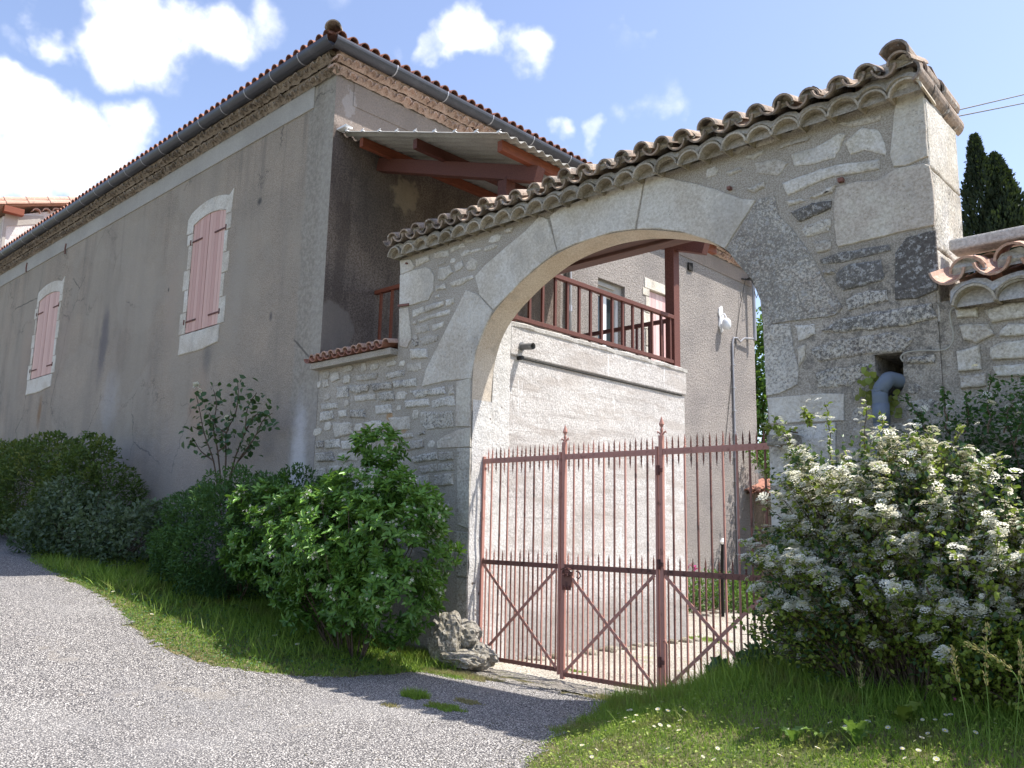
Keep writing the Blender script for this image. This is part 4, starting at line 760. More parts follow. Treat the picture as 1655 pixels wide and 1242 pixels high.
def rail(p, q, z0, z1, n, mt='wood', s0=.5):
    p, q = Vector(p), Vector(q)
    mb = MB(); mb.beam((p.x, p.y, z1), (q.x, q.y, z1), .075, .065, rnd=.6); mb.build('handrail', mt, porch, bevel=.004)
    mb = MB(); mb.beam((p.x, p.y, z0), (q.x, q.y, z0), .055, .06, rnd=.3); mb.build('bottom_rail', mt, porch, bevel=.004)
    for i in range(n):
        c = p.lerp(q, (i+s0)/n); mb = MB(); mb.beam((c.x, c.y, z0+.01), (c.x, c.y, z1-.01), .035, .04, up=(0, 1, 0), rnd=random.random()); mb.build('baluster', mt, porch)
rail((-7.50, PY0+.03, 0), (-7.50, 11.9, 0), PZ+.09, 5.14, 15)
rail((-7.6, 11.93, 0), (HX+.05, 11.93, 0), PZ+.09, 5.12, 12, s0=.6)
rail((HX+.02, 8.12, 0), (-7.66, 8.12, 0), PZ+.12, 5.34, 11, 'woodo')
sp = thing('drain_spout', 'short grey drain spout poking out of the porch side', 'pipe', (PXR, 8.0, 3.98)); b0 = hit(843, 562, 'x', PXR)
mb = MB(); mb.tube([(PXR-.05, b0[1], b0[2]+.015), (PXR+.21, b0[1], b0[2]-.01)], .045, 12, False); mb.tube([(PXR+.20, b0[1], b0[2]-.009), (PXR-.05, b0[1], b0[2]+.015)], .039, 12, False); mb.build('pipe', 'pipeg', sp, smooth=True, fix=False)
mb = MB(); mb.tube([(PXR-.01, b0[1], b0[2]+.013), (PXR+.012, b0[1], b0[2]+.012)], .06, 12); mb.build('collar', 'pipeg', sp)
b1 = hit(840, 585, 'x', PXR); b2 = hit(1106, 645, 'x', PXR); sp2 = MB(); sp2.tube([(PXR-.018, b1[1], PZ-.465), (PXR-.018, 10, PZ-.468), (PXR-.018, PY1-.1, PZ-.464)], .011, 6); sp2.tube([(PXR-.03, b1[1], PZ-.47), (PXR+.05, b1[1], PZ-.47)], .03, 8); sp2.build('edge_cable', 'wire', porch)
# ------------------------------------------------------------------ yard outbuilding
ob = thing('outbuilding', 'small tiled lean-to shed at the far end of the gravel yard', 'shed', (-8, 22, 0))
mb = MB(); mb.box((-11.6, 22.0, -.4), (-3, 22.4, 3.45)); mb.build('wall', 'plaster', ob)
mb = MB(); mb.box((-11.0, 21.0, -.4), (-10.45, 21.9, 2.62)); mb.build('side_pier', 'genbrown', ob)
mb = MB(); mb.box((-10.44, 21.93, -.4), (-3, 21.98, 2.8)); mb.build('opening_shade', 'dark', ob)  # near-black panel standing for the shade inside the shed
mb = MB()
mb.add([(-11.1, 20.55, 2.58), (-3, 20.55, 2.58), (-3, 22.1, 3.0), (-11.1, 22.1, 3.0)], [(0, 1, 2, 3)])
for i in range(34): mb.arc((-11.0+i*.235, 20.5, 2.60), (0, 1, .27), (0, -.27, 1), 1.6, .1, .09, .016, 7, 178, random.random())
mb.build('roof', 'tilenew', ob)
mb = MB(); mb.box((-3.6, 20.6, -.4), (-3.4, 20.8, 2.55)); mb.build('post', 'wood', ob)
# ------------------------------------------------------------------ gate (two leaves and a fixed panel), world y = 7.36
GY = 7.36; GX = (-7.41, -6.12, -4.82, -3.53); ZT, ZM = 2.39, 1.17; ZB = (.03, -.01, .0)
def gate_panel(root, x0, x1, zb, lock=False, stile=(1, 1), tall=None):
    w = x1-x0; n = 17; 
    def part(nm, mt='iron', **k):
        return lambda mb: mb.build(nm, mt, root, **k)
    for zz, hh, nm, mt in ((ZT, .062, 'top_rail', 'iron'), (ZM, .055, 'middle_rail', 'irond'), (zb+.03, .045, 'bottom_rail', 'irond')):
        mb = MB(); mb.beam((x0, GY-.014, zz), (x1, GY-.014, zz), .016, hh, rnd=.5)
        if zz > .5:
            for i in range(n): xx = x0+w*(i+1)/(n+1); mb.box((xx-.009, GY-.027, zz-.009), (xx+.009, GY-.021, zz+.009))
        r_ = mb.build(nm, mt, root)
    for k, on in enumerate(stile):
        if on:
            xx = (x0+.012, x1-.012)[k]; zt = ZT+.06 if not (tall and tall[k]) else ZT+.17; mb = MB(); wd = .026 if not (tall and tall[k]) else .046
            mb.box((xx-wd/2, GY-.03, zb-.02), (xx+wd/2, GY+.012, zt)); st = mb.build('stile', 'iron', root, bevel=.002)
            if tall and tall[k]:
                mb = MB(); mb.tube([(xx, GY, zt), (xx, GY, zt+.03), (xx, GY, zt+.06), (xx, GY, zt+.085), (xx, GY, zt+.12), (xx, GY, zt+.15), (xx, GY, zt+.20)], [.02, .011, .017, .011, .028, .018, .002], 6)
                for s_ in (-1, 1): mb.tube([(xx, GY, zt+.0), (xx+s_*.03, GY, zt+.03), (xx+s_*.05, GY, zt+.045), (xx+s_*.055, GY, zt+.02)], [.012, .01, .008, .004], 5)
                mb.build('finial', 'iron', st)
    def twist(mb, x, za, zc, r=.0105, tip=.06, sg=1):
        m = 8; vs = []; fs = []
        for i in range(m+1):
            t = i/m; z = za+(zc-za)*t; rr = r*(1.15 if i % 2 else .85)*(1 if t < .6 else max(.08, (1-t)/.4))
            for k in range(4): a = math.pi/2*k+t*7; vs.append((x+math.cos(a)*rr, GY+math.sin(a)*rr, z))
        for i in range(m): fs += [(i*4+k, i*4+(k+1) % 4, i*4+4+(k+1) % 4, i*4+4+k) for k in range(4)]
        mb.add(vs, fs, random.random())
    for i in range(n):
        x = x0+w*(i+1)/(n+1)+random.uniform(-.003, .003); hj = random.uniform(-.012, .012)
        mb = MB()
        if i % 2:   # full height bar
            mb.beam((x, GY, zb), (x+random.uniform(-.008, .008), GY+random.uniform(-.004, .004), ZT+.04), .0165, .0165, up=(0, 1, 0), rnd=random.random()); twist(mb, x, ZT+.03, ZT+.17+hj, .0115); mb.build('bar', 'iron' if random.random() < .45 else 'irond', root)
        else:
            mb.beam((x, GY, zb), (x, GY, ZM+.03), .014, .014, up=(0, 1, 0), rnd=random.random()); twist(mb, x, ZM+.02, ZM+.165+hj); mb.build('short_bar', 'irond' if random.random() < .6 else 'iron', root)
            mb = MB(); twist(mb, x, ZT-.02, ZT+.165+hj, .0105); twist(mb, x, ZT+.02, ZT-.17+hj, .0105); mb.build('spike', 'irond' if random.random() < .5 else 'iron', root)
    for s_ in (0, 1):
        a, b = (x0+.05, x1-.04) if s_ else (x1-.05, x0+.04); mb = MB(); mb.beam((a, GY+.016+.006*s_, ZM-.03), (b, GY+.016+.006*s_, zb+.05), .01, .032, up=(0, 1, 0), rnd=random.random()) if False else mb.beam((a, GY-.018-.008*s_, ZM-.03), (b, GY-.018-.008*s_, zb+.05), .008, .034); mb.build('brace', 'iron', root)
gl = thing('gate_leaf', 'left leaf of the rusty pink iron gate, hung on the white jamb', 'gate', ((GX[0]+GX[1])/2, GY, 0), 'iron gate panels under the arch'); gate_panel(gl, GX[0], GX[1]-.03, ZB[0])
gr = thing('gate_leaf', 'middle leaf of the rusty iron gate, carrying the lock', 'gate', ((GX[1]+GX[2])/2, GY, 0), 'iron gate panels under the arch'); gate_panel(gr, GX[1], GX[2]-.03, ZB[1], tall=(True, False), stile=(1, 1))
gp = thing('iron_fence', 'fixed right hand panel of the rusty iron gate, half behind the white blossom bush', 'gate', ((GX[2]+GX[3])/2, GY, 0), 'iron gate panels under the arch'); gate_panel(gp, GX[2], GX[3], ZB[2], tall=(True, False))
lx = GX[1]+.09; mb = MB(); mb.box((lx-.075, GY-.045, ZM-.22), (lx+.06, GY+.01, ZM-.05)); lk = mb.build('lock_case', 'irond', gr, bevel=.006)
mb = MB()
for s_, cx_ in ((1, lx), (-1, lx+.01)): mb.tube([(cx_-.07*s_, GY-.06, ZM-.03), (cx_-.02*s_, GY-.065, ZM-.015), (cx_+.05*s_, GY-.06, ZM-.04), (cx_+.06*s_, GY-.06, ZM-.08), (cx_+.03*s_, GY-.06, ZM-.1), (cx_+.01*s_, GY-.06, ZM-.07)], .009, 5)
mb.tube([(lx+.12, GY-.03, ZM-.04), (lx+.17, GY-.04, ZM-.05), (lx+.2, GY-.05, ZM-.09), (lx+.17, GY-.05, ZM-.12), (lx+.145, GY-.05, ZM-.10)], .008, 5)
mb.build('scroll_handle', 'hinge', lk)
for k in range(3): mb = MB(); mb.box((lx-.06+.045*k, GY-.055, ZM-.25), (lx-.04+.045*k, GY-.03, ZM-.2)); mb.build('lock_lug', 'hinge', lk)
for zz in (2.2, 1.25, .3): mb = MB(); mb.tube([(GX[2]-.015, GY-.035, zz-.05), (GX[2]-.015, GY-.035, zz+.05)], .02, 8); mb.box((GX[2]-.03, GY-.045, zz-.02), (GX[2]+.04, GY-.03, zz+.02)); mb.build('hinge', 'hinge', gr)
mb = MB(); mb.tube([(GX[2]+.07, GY-.04, .12), (GX[2]+.07, GY-.04, .48), (GX[2]+.05, GY-.04, .52), (GX[2]+.03, GY-.04, .5)], .011, 6); mb.build('drop_bolt', 'iron', gp)
for zz in (2.3, 1.2): mb = MB(); mb.beam((XL-.05, GY, zz), (GX[0]+.03, GY, zz), .03, .03); mb.build('hinge', 'hinge', gl)
# ------------------------------------------------------------------ drain pipe through the hole, wall cable, overhead wires
dp = thing('drain_pipe', 'blue grey plastic drainpipe bending out of the square hole in the dark pier', 'pipe', (-2.4, D, 2.9))
pc = PX([(1424, 660)], y=D-.13)[0]; hc = PX([(1452, 612)], y=D)[0]
mb = MB(); zc = hc[1]-.02
pts = [(hc[0]+.05, D+.25, zc), (hc[0]-.0, D+.03, zc)]+[(pc[0]+.10*math.cos(t)+.0, D-.0-.13*math.sin(t), zc-.02+.12*(math.sin(t))-.0) for t in ()]
pts += [(hc[0]-.05, D-.07, zc+.01), (pc[0]+.035, D-.115, zc-.03), (pc[0], D-.13, zc-.10), (pc[0]-.003, D-.13, zc-.3), (pc[0]-.003, D-.13, .5)]
mb.tube(catmull([tuple(p) for p in pts], 5), .062, 14); mb.build('pipe', 'pvc', dp, smooth=True)
mb = MB(); mb.tube([(pc[0]-.002, D-.13, zc-.2), (pc[0]-.002, D-.13, zc-.36)], .067, 14); mb.build('socket', 'pvc', dp, smooth=True)
cbp = [(*hit(a, b, 'y', D-.03),) for a, b in ((1460, 585), (1456, 577), (1466, 570), (1490, 567), (1525, 566), (1538, 556), (1541, 540), (1537, 522), (1536, 505), (1545, 496), (1580, 490), (1620, 485), (1660, 478), (1800, 450))]
mb = MB(); mb.tube(catmull([tuple(map(float, p)) for p in cbp], 4), .0075, 6); cb_ = mb.build('cable', 'cable', None, smooth=True); tag(cb_, 'thin pale cable looping across the stones below the pink tiles', 'cable')
for k, (pa, pb) in enumerate((((1549, 178), (1655, 153)), ((1549, 188), (1655, 167)))):
    a = hit(*pa, 'y', 8.05); b = hit(*pb, 'y', 9.5); a, b = Vector(a), Vector(b); far = b+(b-a)*14; mb = MB(); mb.tube([a, a.lerp(far, .33)-Vector((0, 0, 0)), a.lerp(far, .66), far], .006, 4); o = mb.build('overhead_wire', 'wire'); tag(o, ('upper' if k == 0 else 'lower')+' of the two thin black wires reaching the pier top against the sky', 'wire', 'overhead wires')
# old iron bracket lamp box on the pier edge (small wooden block by the gate top)
mb = MB(); q = hit(1268, 712, 'y', D-.1); mb.box((q[0]-.12, D-.2, q[2]-.05), (q[0]+.12, D-.004, q[2]+.05), .4, .006); o = mb.build('wooden_block', 'rock', None, bevel=.01); tag(o, 'weathered grey wooden block on the pier beside the gate top', 'block')
# ------------------------------------------------------------------ plants
def stems(mb, base, tips, r=.012, sag=.1, n=5):
    for t in tips:
        a, b = Vector(base[0] if isinstance(base, list) else base), Vector(t); m = [a.lerp(b, k/n)+Vector((random.uniform(-.03, .03), random.uniform(-.03, .03), sag*math.sin(math.pi*k/n)))*(1 if 0 < k < n else 0) for k in range(n+1)]
        mb.tube(m, [r*(1-.7*k/n) for k in range(n+1)], 5)
def bush(name, label, cat, base, blobs, n, size, width, mat, deep=.4, group=None, nf=0, fsize=.02, fmat='petal', fz=-.2, spread=.9, whorl=0, stemn=14, extra=None):
    t = thing(name, label, cat, base, group)
    P, Nn = blobs_pts(blobs, n, deep, lambda x, y: h_np(x, y)+.02)
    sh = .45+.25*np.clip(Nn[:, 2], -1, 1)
    if whorl:
        tilt = unit(Nn*.8+np.array([0, 0, .55])+RNG.normal(0, .25, Nn.shape)); a1 = unit(np.cross(tilt, RNG.normal(size=tilt.shape))); a2 = np.cross(tilt, a1); PP, DD, UU, SH = [], [], [], []
        for k in range(whorl):
            th = 2*math.pi*k/whorl+RNG.uniform(-.3, .3, n); e = RNG.uniform(.0, .75, n)[:, None]; d = (np.cos(th)[:, None]*a1+np.sin(th)[:, None]*a2)*np.sqrt(1-e**2*.8)+tilt*e
            PP.append(P-tilt*(.02*(k % 3))); DD.append(d); UU.append(tilt); SH.append(sh)
        P2, D2, S2 = np.concatenate(PP), np.concatenate(DD), np.concatenate(SH); U2 = np.concatenate(UU)
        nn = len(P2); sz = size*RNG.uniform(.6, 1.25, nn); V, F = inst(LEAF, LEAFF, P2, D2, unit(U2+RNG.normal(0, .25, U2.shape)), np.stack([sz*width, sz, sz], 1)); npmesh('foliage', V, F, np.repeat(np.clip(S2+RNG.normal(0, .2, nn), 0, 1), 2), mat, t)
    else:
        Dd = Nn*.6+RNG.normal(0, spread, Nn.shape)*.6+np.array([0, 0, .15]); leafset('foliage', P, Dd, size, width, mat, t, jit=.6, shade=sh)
    mb = MB(); tips = [tuple(P[i]) for i in RNG.choice(len(P), stemn)]; b3 = (base[0], base[1], gh(base[0], base[1])-.05)
    for q in tips: stems(mb, (b3[0]+(q[0]-b3[0])*.35+random.uniform(-.1, .1), b3[1]+random.uniform(-.1, .1), gh(b3[0]+(q[0]-b3[0])*.35, b3[1])-.03), [q], .012, .05)
    mb.build('branches', 'bark', t)
    if nf: flowers(t, P, Nn, nf, fsize, fmat, fz)
    return t, P, Nn
STAR = np.array([(0, 0, 0)]+[(math.cos(a)*r, math.sin(a)*r, z) for a0 in range(5) for a, r, z in ((2*math.pi*a0/5-.35, .6, .12), (2*math.pi*a0/5, 1., .2), (2*math.pi*a0/5+.35, .6, .12))]); STARF = np.array([(0, 1+3*k, 2+3*k, 3+3*k) for k in range(5)])
def flowers(t, P, Nn, nf, fs, mat, fz, per=5, spread=.03, name='flowers'):
    ok = np.where(Nn[:, 2] > fz)[0]; k = RNG.choice(ok, nf); C = P[k]+Nn[k]*.02; PP = np.repeat(C, per, 0)+RNG.normal(0, spread, (nf*per, 3)); NN = unit(np.repeat(Nn[k], per, 0)+RNG.normal(0, .4, (nf*per, 3)))
    V, F = inst(STAR, STARF, PP, unit(np.cross(NN, RNG.normal(size=NN.shape))), NN, fs*RNG.uniform(.7, 1.2, len(PP))); return npmesh(name, V, F, RNG.uniform(0, 1, len(F)), mat, t)
_ub = []; 
for (r, z, m) in ((0, .42, 1), (.45, .36, 6), (.85, .15, 10)):
    for k in range(m): a = 2*math.pi*k/m+r*2; _ub.append((r*math.cos(a), r*math.sin(a), z))
UT, UF = [], []
for (x, y, z) in _ub:
    b = len(UT); 
    for q in range(5): a = 2*math.pi*q/5+x*5; UT.append((x+.26*math.cos(a), y+.26*math.sin(a), z+.06*math.sin(a*2+x*9)))
    UF.append([b, b+1, b+2, b+3])
    UF.append([b, b+3, b+4, b])
UT = np.array(UT); UFq = np.array([f for f in UF if len(set(f)) == 4])
def umbels(t, C, Nn, size, mat, name='blossom'):
    V, F = inst(UT, UFq, C, unit(np.cross(Nn, RNG.normal(size=Nn.shape))), Nn, size*RNG.uniform(.6, 1.25, len(C))); r = np.repeat(RNG.uniform(0, 1, len(C)), len(UFq)); return npmesh(name, V, F, r, mat, t)
# left hedge and neighbours, in the shade of the house
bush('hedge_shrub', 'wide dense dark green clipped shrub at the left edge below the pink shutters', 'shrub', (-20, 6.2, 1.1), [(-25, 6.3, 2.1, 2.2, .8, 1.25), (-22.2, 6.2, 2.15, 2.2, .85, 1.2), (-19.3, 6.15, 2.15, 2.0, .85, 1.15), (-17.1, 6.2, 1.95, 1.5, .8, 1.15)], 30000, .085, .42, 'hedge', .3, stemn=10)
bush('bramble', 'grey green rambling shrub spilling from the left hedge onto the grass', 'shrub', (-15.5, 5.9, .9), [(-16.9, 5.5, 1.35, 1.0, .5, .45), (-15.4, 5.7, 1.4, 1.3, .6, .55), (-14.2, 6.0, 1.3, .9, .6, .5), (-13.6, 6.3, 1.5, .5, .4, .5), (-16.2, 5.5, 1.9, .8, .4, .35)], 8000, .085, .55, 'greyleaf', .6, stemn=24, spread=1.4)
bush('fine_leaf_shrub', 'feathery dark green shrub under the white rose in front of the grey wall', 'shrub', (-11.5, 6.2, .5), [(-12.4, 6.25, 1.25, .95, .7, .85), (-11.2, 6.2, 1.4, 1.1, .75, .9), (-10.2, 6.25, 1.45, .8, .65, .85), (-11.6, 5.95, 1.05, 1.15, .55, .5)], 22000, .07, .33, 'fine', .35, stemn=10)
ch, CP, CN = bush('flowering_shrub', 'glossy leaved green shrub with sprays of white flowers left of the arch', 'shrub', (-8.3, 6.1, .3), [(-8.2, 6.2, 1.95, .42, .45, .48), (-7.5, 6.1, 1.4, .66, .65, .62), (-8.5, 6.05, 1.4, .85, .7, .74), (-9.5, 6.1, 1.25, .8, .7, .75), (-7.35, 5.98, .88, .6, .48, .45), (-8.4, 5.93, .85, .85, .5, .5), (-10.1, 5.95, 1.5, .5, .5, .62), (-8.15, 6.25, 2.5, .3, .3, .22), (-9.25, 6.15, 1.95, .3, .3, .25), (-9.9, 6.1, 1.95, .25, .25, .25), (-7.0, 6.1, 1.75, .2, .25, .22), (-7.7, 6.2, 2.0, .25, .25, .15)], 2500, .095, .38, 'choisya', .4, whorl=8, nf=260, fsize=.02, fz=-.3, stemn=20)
# climbing rose on the grey wall
rs = thing('rose', 'sparse climbing rose with two white blooms against the grey house wall', 'rose', (-13.1, 6.75, .7)); mb = MB(); LP, LD = [], []
for pts in ([(352, 790), (345, 745), (330, 700), (322, 660), (316, 635)], [(358, 790), (352, 730), (345, 690), (350, 655), (345, 630)], [(362, 790), (365, 740), (366, 700), (380, 670), (385, 640), (384, 618)], [(368, 790), (380, 740), (395, 700), (400, 660), (415, 635)], [(366, 790), (385, 745), (410, 710), (425, 680), (440, 668)], [(366, 700), (350, 690), (338, 668)], [(345, 745), (325, 730), (314, 712)], [(395, 700), (412, 672), (428, 672)], [(352, 730), (366, 718), (360, 700)], [(330, 700), (312, 690)], [(385, 745), (400, 728), (408, 712)]):
    q = [Vector(hit(a, b, 'y', 6.8+random.uniform(-.12, .08))) for a, b in pts]; q = [Vector(v) for v in catmull([tuple(v) for v in q], 4)]; mb.tube(q, [.016*(1-.7*i/len(q)) for i in range(len(q))], 5)
    for i in range(len(q)//3, len(q)):
        for _ in range(3): LP.append(np.array(q[i])+RNG.normal(0, .075, 3)); LD.append(RNG.normal(0, 1, 3)+np.array([0, 0, -.2]))
mb.build('stems', 'bark', rs); leafset('foliage', np.array(LP), np.array(LD), .115, .68, 'rose', rs, up=(0, -.6, .6))
for k, (a, b) in enumerate(((318, 624), (368, 678), (324, 632))):
    c = np.array(hit(a, b, 'y', 6.68)); n = 14; d = unit(RNG.normal(0, 1, (n, 3))+np.array([0, -1, .5])); leafset('bloom', np.repeat(c[None], n, 0), d, .075 if k < 2 else .04, .9, 'petal', rs)
# white blossom bushes on the right
K1 = 1.03
def push(bl, k, ry=None): return [(x*k, y*k, 1.6+(z-1.6)*k, rx*k, (ry or b_)*k, rz*k) for x, y, z, rx, b_, rz in bl]
sp1 = push([(-2.72, 6.1, 1.55, .42, .5, .6), (-2.9, 6.15, 1.35, .3, .4, .42), (-2.9, 6.2, .95, .25, .3, .3), (-2.35, 6.05, 1.85, .5, .5, .46), (-1.85, 6.0, 1.82, .5, .5, .42), (-1.45, 6.0, 1.45, .55, .5, .5), (-2.15, 5.98, 1.25, .55, .45, .42), (-1.0, 6.05, 1.5, .5, .5, .5), (-2.6, 6.1, 2.0, .22, .3, .28), (-1.75, 5.95, .98, .45, .35, .3), (-2.5, 6.1, .95, .38, .4, .38), (-1.2, 6.0, 1.0, .5, .35, .35)], K1, .34)
def arching(name, label, cat, base, targets, normals, nb, leafm, ls, nleaf, numb, usz, droop=.22, bx=.5, by=.18, umat=('petal', 'petal2')):
    """a bush of arching branches; blossom sits along the upper side of the outer half of each"""
    t = thing(name, label, cat, base); mb = MB(); LP, LD, FP, FN, TW = [], [], [], [], []
    k = RNG.choice(len(targets), nb)
    for i in k:
        e = Vector(targets[i]); s0 = Vector((base[0]+(e.x-base[0])*.45+random.gauss(0, .08), base[1]+random.gauss(0, by*.5), 0)); s0.z = gh(s0.x, s0.y)-.03; n_ = Vector(normals[i]); up = max(.12, (e.z-s0.z)*.25)
        c = s0.lerp(e, .6)+Vector((0, 0, up)); e2 = e+Vector((n_.x, n_.y, 0))*random.uniform(.02, .12)-Vector((0, 0, random.uniform(0, droop*.5)))
        pts = [s0*(1-u)**2+c*2*u*(1-u)+e2*u*u for u in (q/9 for q in range(10))]; pts = [p+Vector((random.gauss(0, .008), random.gauss(0, .008), 0)) for p in pts]; mb.tube(pts, [.008*(1-.8*q/9) for q in range(10)], 4)
        full = random.random()
        for q in range(nleaf):
            u = random.uniform(.3, 1)*9; j = min(8, int(u)); p = pts[j].lerp(pts[j+1], u-j); LP.append(np.array(p)+RNG.normal(0, .028, 3)); LD.append(RNG.normal(0, 1, 3)+np.array([n_.x, n_.y, .3]))
        if full > .15 and (e.z > 1.15 or random.random() < .12):
            for q in range(int(numb*random.uniform(.4, 1.4))):
                u = (1-abs(random.gauss(0, .22)))*9; u = min(8.99, max(3., u)); j = int(u); p = pts[j].lerp(pts[j+1], u-j); FP.append(np.array(p)+RNG.normal(0, .022, 3)+np.array([0, 0, .022])); FN.append(np.array([n_.x*.3, n_.y*.3-.1, 1])+RNG.normal(0, .3, 3)); TW.append(random.random()+full*.5)
    mb.build('branches', 'bark', t); LP = np.array(LP); leafset('foliage', LP, np.array(LD), ls, .62, leafm, t, jit=.6); FP, FN, TW = np.array(FP), unit(np.array(FN)), np.array(TW); a_ = TW > .6
    umbels(t, FP[a_], FN[a_], usz, umat[0]); umbels(t, FP[~a_], FN[~a_], usz*.92, umat[1]); return t
P, Nn = blobs_pts(sp1, 4000, .75, lambda x, y: h_np(x, y)+.25); m_ = (Nn[:, 1] < .6) & (P[:, 1] < 7.05); P, Nn = P[m_], Nn[m_]
s1 = arching('blossom_bush', 'big sprawling bush smothered in flat white blossom right of the gate', 'bush', (-2.0, 6.5, .35), P, Nn, 800, 'spir', .042, 30, 19, .034)
Pf, Nf = blobs_pts(sp1, 7000, .9, lambda x, y: h_np(x, y)+.05, lumpy=.1); leafset('inner_foliage', Pf, RNG.normal(0, 1, Pf.shape), .045, .62, 'rose', s1)  # darker leaf colour inside, the bush's inner shade put into the material
s2, P2, N2 = bush('blossom_bush', 'taller thin leaved bush with scattered cream blossom behind the big white one', 'bush', (-1.3, 6.9, .35), [(-1.85, 6.92, 1.95, .5, .16, .68), (-1.25, 6.9, 2.05, .55, .18, .72), (-.7, 6.88, 2.0, .5, .2, .65), (-1.1, 6.8, 1.2, .8, .25, .6)], 10000, .042, .6, 'fine', .8, stemn=40, spread=1.3)
ok = np.where(N2[:, 2] > -.1)[0]; ok = ok[N2[ok, 1] < .5]; k = RNG.choice(ok, 900); NN = unit(N2[k]*.4+np.array([0, -.1, 1])); umbels(s2, P2[k]+np.array([0, 0, .02]), NN, .021, 'petal2')
def sprigs(root, specs, mat, fl, n=16, ls=.042):
    mb = MB(); LP, LD, FP = [], [], []
    for (a, b, c, d_, y) in specs:
        p, q = Vector(hit(a, b, 'y', y)), Vector(hit(c, d_, 'y', y)); m = [p.lerp(q, k/8)+Vector((random.uniform(-.015, .015), random.uniform(-.015, .015), 0)) for k in range(9)]; mb.tube(m, [.007*(1-.75*k/8) for k in range(9)], 5)
        for k in range(n*3):
            t = random.uniform(.15, 1); i = min(7, int(t*8)); v = m[i].lerp(m[i+1], t*8-i); LP.append(np.array(v)+RNG.normal(0, .012, 3)); LD.append(RNG.normal(0, 1, 3)+np.array([0, 0, .3]))
        for k in range(fl):
            t = random.uniform(.25, 1.03); v = p.lerp(q, t); FP.append(np.array(v)+RNG.normal(0, .035, 3))
    mb.build('stems', 'bark', root); leafset('foliage', np.array(LP), np.array(LD), ls, .6, mat, root)
    if FP: FP = np.array(FP); umbels(root, FP, unit(RNG.normal(0, .35, FP.shape)+np.array([0, -.2, 1])), .024, 'petal')
sprigs(s1, [(a_, b_, c_, d__, y_*1.03) for a_, b_, c_, d__, y_ in [(1330, 800, 1250, 672, 6.1), (1350, 790, 1335, 650, 6.1), (1400, 800, 1400, 655, 6.1), (1430, 790, 1425, 665, 6.05), (1470, 790, 1500, 700, 6.), (1480, 800, 1560, 690, 6.), (1300, 800, 1228, 760, 6.15), (1290, 850, 1215, 880, 6.15), (1550, 800, 1615, 740, 5.9), (1560, 900, 1610, 960, 5.7), (1500, 950, 1520, 1020, 5.7), (1450, 960, 1510, 1000, 5.75), (1370, 900, 1430, 985, 5.8), (1290, 760, 1265, 690, 6.1), (1290, 700, 1235, 690, 6.2), (1310, 690, 1300, 660, 6.2)]], 'spir', 13, 18)
sprigs(s2, [(1500, 700, 1460, 640, 6.7), (1530, 700, 1528, 630, 6.7), (1560, 700, 1565, 640, 6.7), (1600, 700, 1600, 600, 6.65), (1620, 700, 1640, 640, 6.6), (1640, 720, 1652, 660, 6.6), (1480, 720, 1490, 665, 6.7)], 'fine', 5, 14)
t_, _, _ = bush('nettle_patch', 'dark leafy nettles in the shade below the white blossom bush', 'weed', (-2.2, 6.5, .4), [(-2.9, 6.75, .55, .35, .25, .22), (-3.35, 6.7, .45, .22, .25, .18), (-2.1, 6.7, .58, .5, .22, .25), (-1.3, 6.6, .62, .6, .25, .28), (-.7, 6.4, .65, .5, .25, .3)], 5200, .07, .5, 'rose', .9, stemn=20, spread=1.3)
bush('weed', 'leafy dark weed growing through the foot of the gate', 'weed', (-3.6, 6.95, .4), [(-3.62, 6.95, .42, .2, .15, .13), (-3.95, 6.98, .32, .16, .12, .1)], 420, .07, .75, 'rose', .9, stemn=8, spread=1.2)
# ivy round the drain pipe
iv = thing('ivy', 'small ivy clinging beside the grey drainpipe bend', 'ivy', (-2.6, D, 2.7)); LP = []
for (a, b, m) in ((1403, 612, 9), (1398, 632, 10), (1410, 650, 6), (1445, 648, 8), (1412, 600, 5), (1440, 665, 8)):
    for _ in range(m): LP.append(np.array(hit(a+RNG.normal(0, 5), b+RNG.normal(0, 5), 'y', D-.04-RNG.uniform(0, .03))))
leafset('foliage', np.array(LP), RNG.normal(0, 1, (len(LP), 3))*np.array([1, .3, 1])+np.array([0, 0, -.4]), .06, .95, 'spir', iv, up=(0, -1, .2), jit=.2)
# cypresses and the tree beyond the yard
for (px, py, hx, lab, wd) in ((1579, 222, 0, 'tallest left hand dark cypress behind the stone pier', .62), (1609, 252, 0, 'shorter dark cypress close beside the taller one', .62), (1632, 312, 0, 'lowest dark cypress top leaning at the right of the cypress group', .42)):
    tp = hit(px, py, 'y', 28); t = thing('cypress_tree', lab, 'tree', (tp[0], 28, gh(tp[0], 28)), 'cypresses behind the wall'); zt = tp[2]; n = 15000; z = 1.2+(zt-1.2)*RNG.uniform(0, 1, n)**.75; f = (zt-z)/(zt-1.2); rad = wd*1.05*np.clip(f*5.2, 0, 1)**.75*(1+.10*np.sin(z*3+px)); a = RNG.uniform(0, 2*math.pi, n)
    clump = np.array([noise.noise(Vector((math.cos(q)*1.6, math.sin(q)*1.6, w*1.3+px))) for q, w in zip(a, z)]); rr = rad*(1+.45*clump)*(1-.5*RNG.uniform(0, 1, n)**2)
    P = np.stack([tp[0]+rr*np.cos(a)+.08*np.sin(z*1.7), 28+rr*np.sin(a), z], 1); leafset('crown', P, np.stack([np.cos(a)*.35, np.sin(a)*.35, np.ones(n)], 1)+RNG.normal(0, .3, (n, 3)), .16, .4, 'cyp', t, shade=.5+clump*.8)
    mb = MB(); mb.tube([(tp[0], 28, -.4), (tp[0], 28, zt*.5), (tp[0], 28, zt-.6)], [.18, .1, .02], 8); mb.build('trunk', 'bark', t)
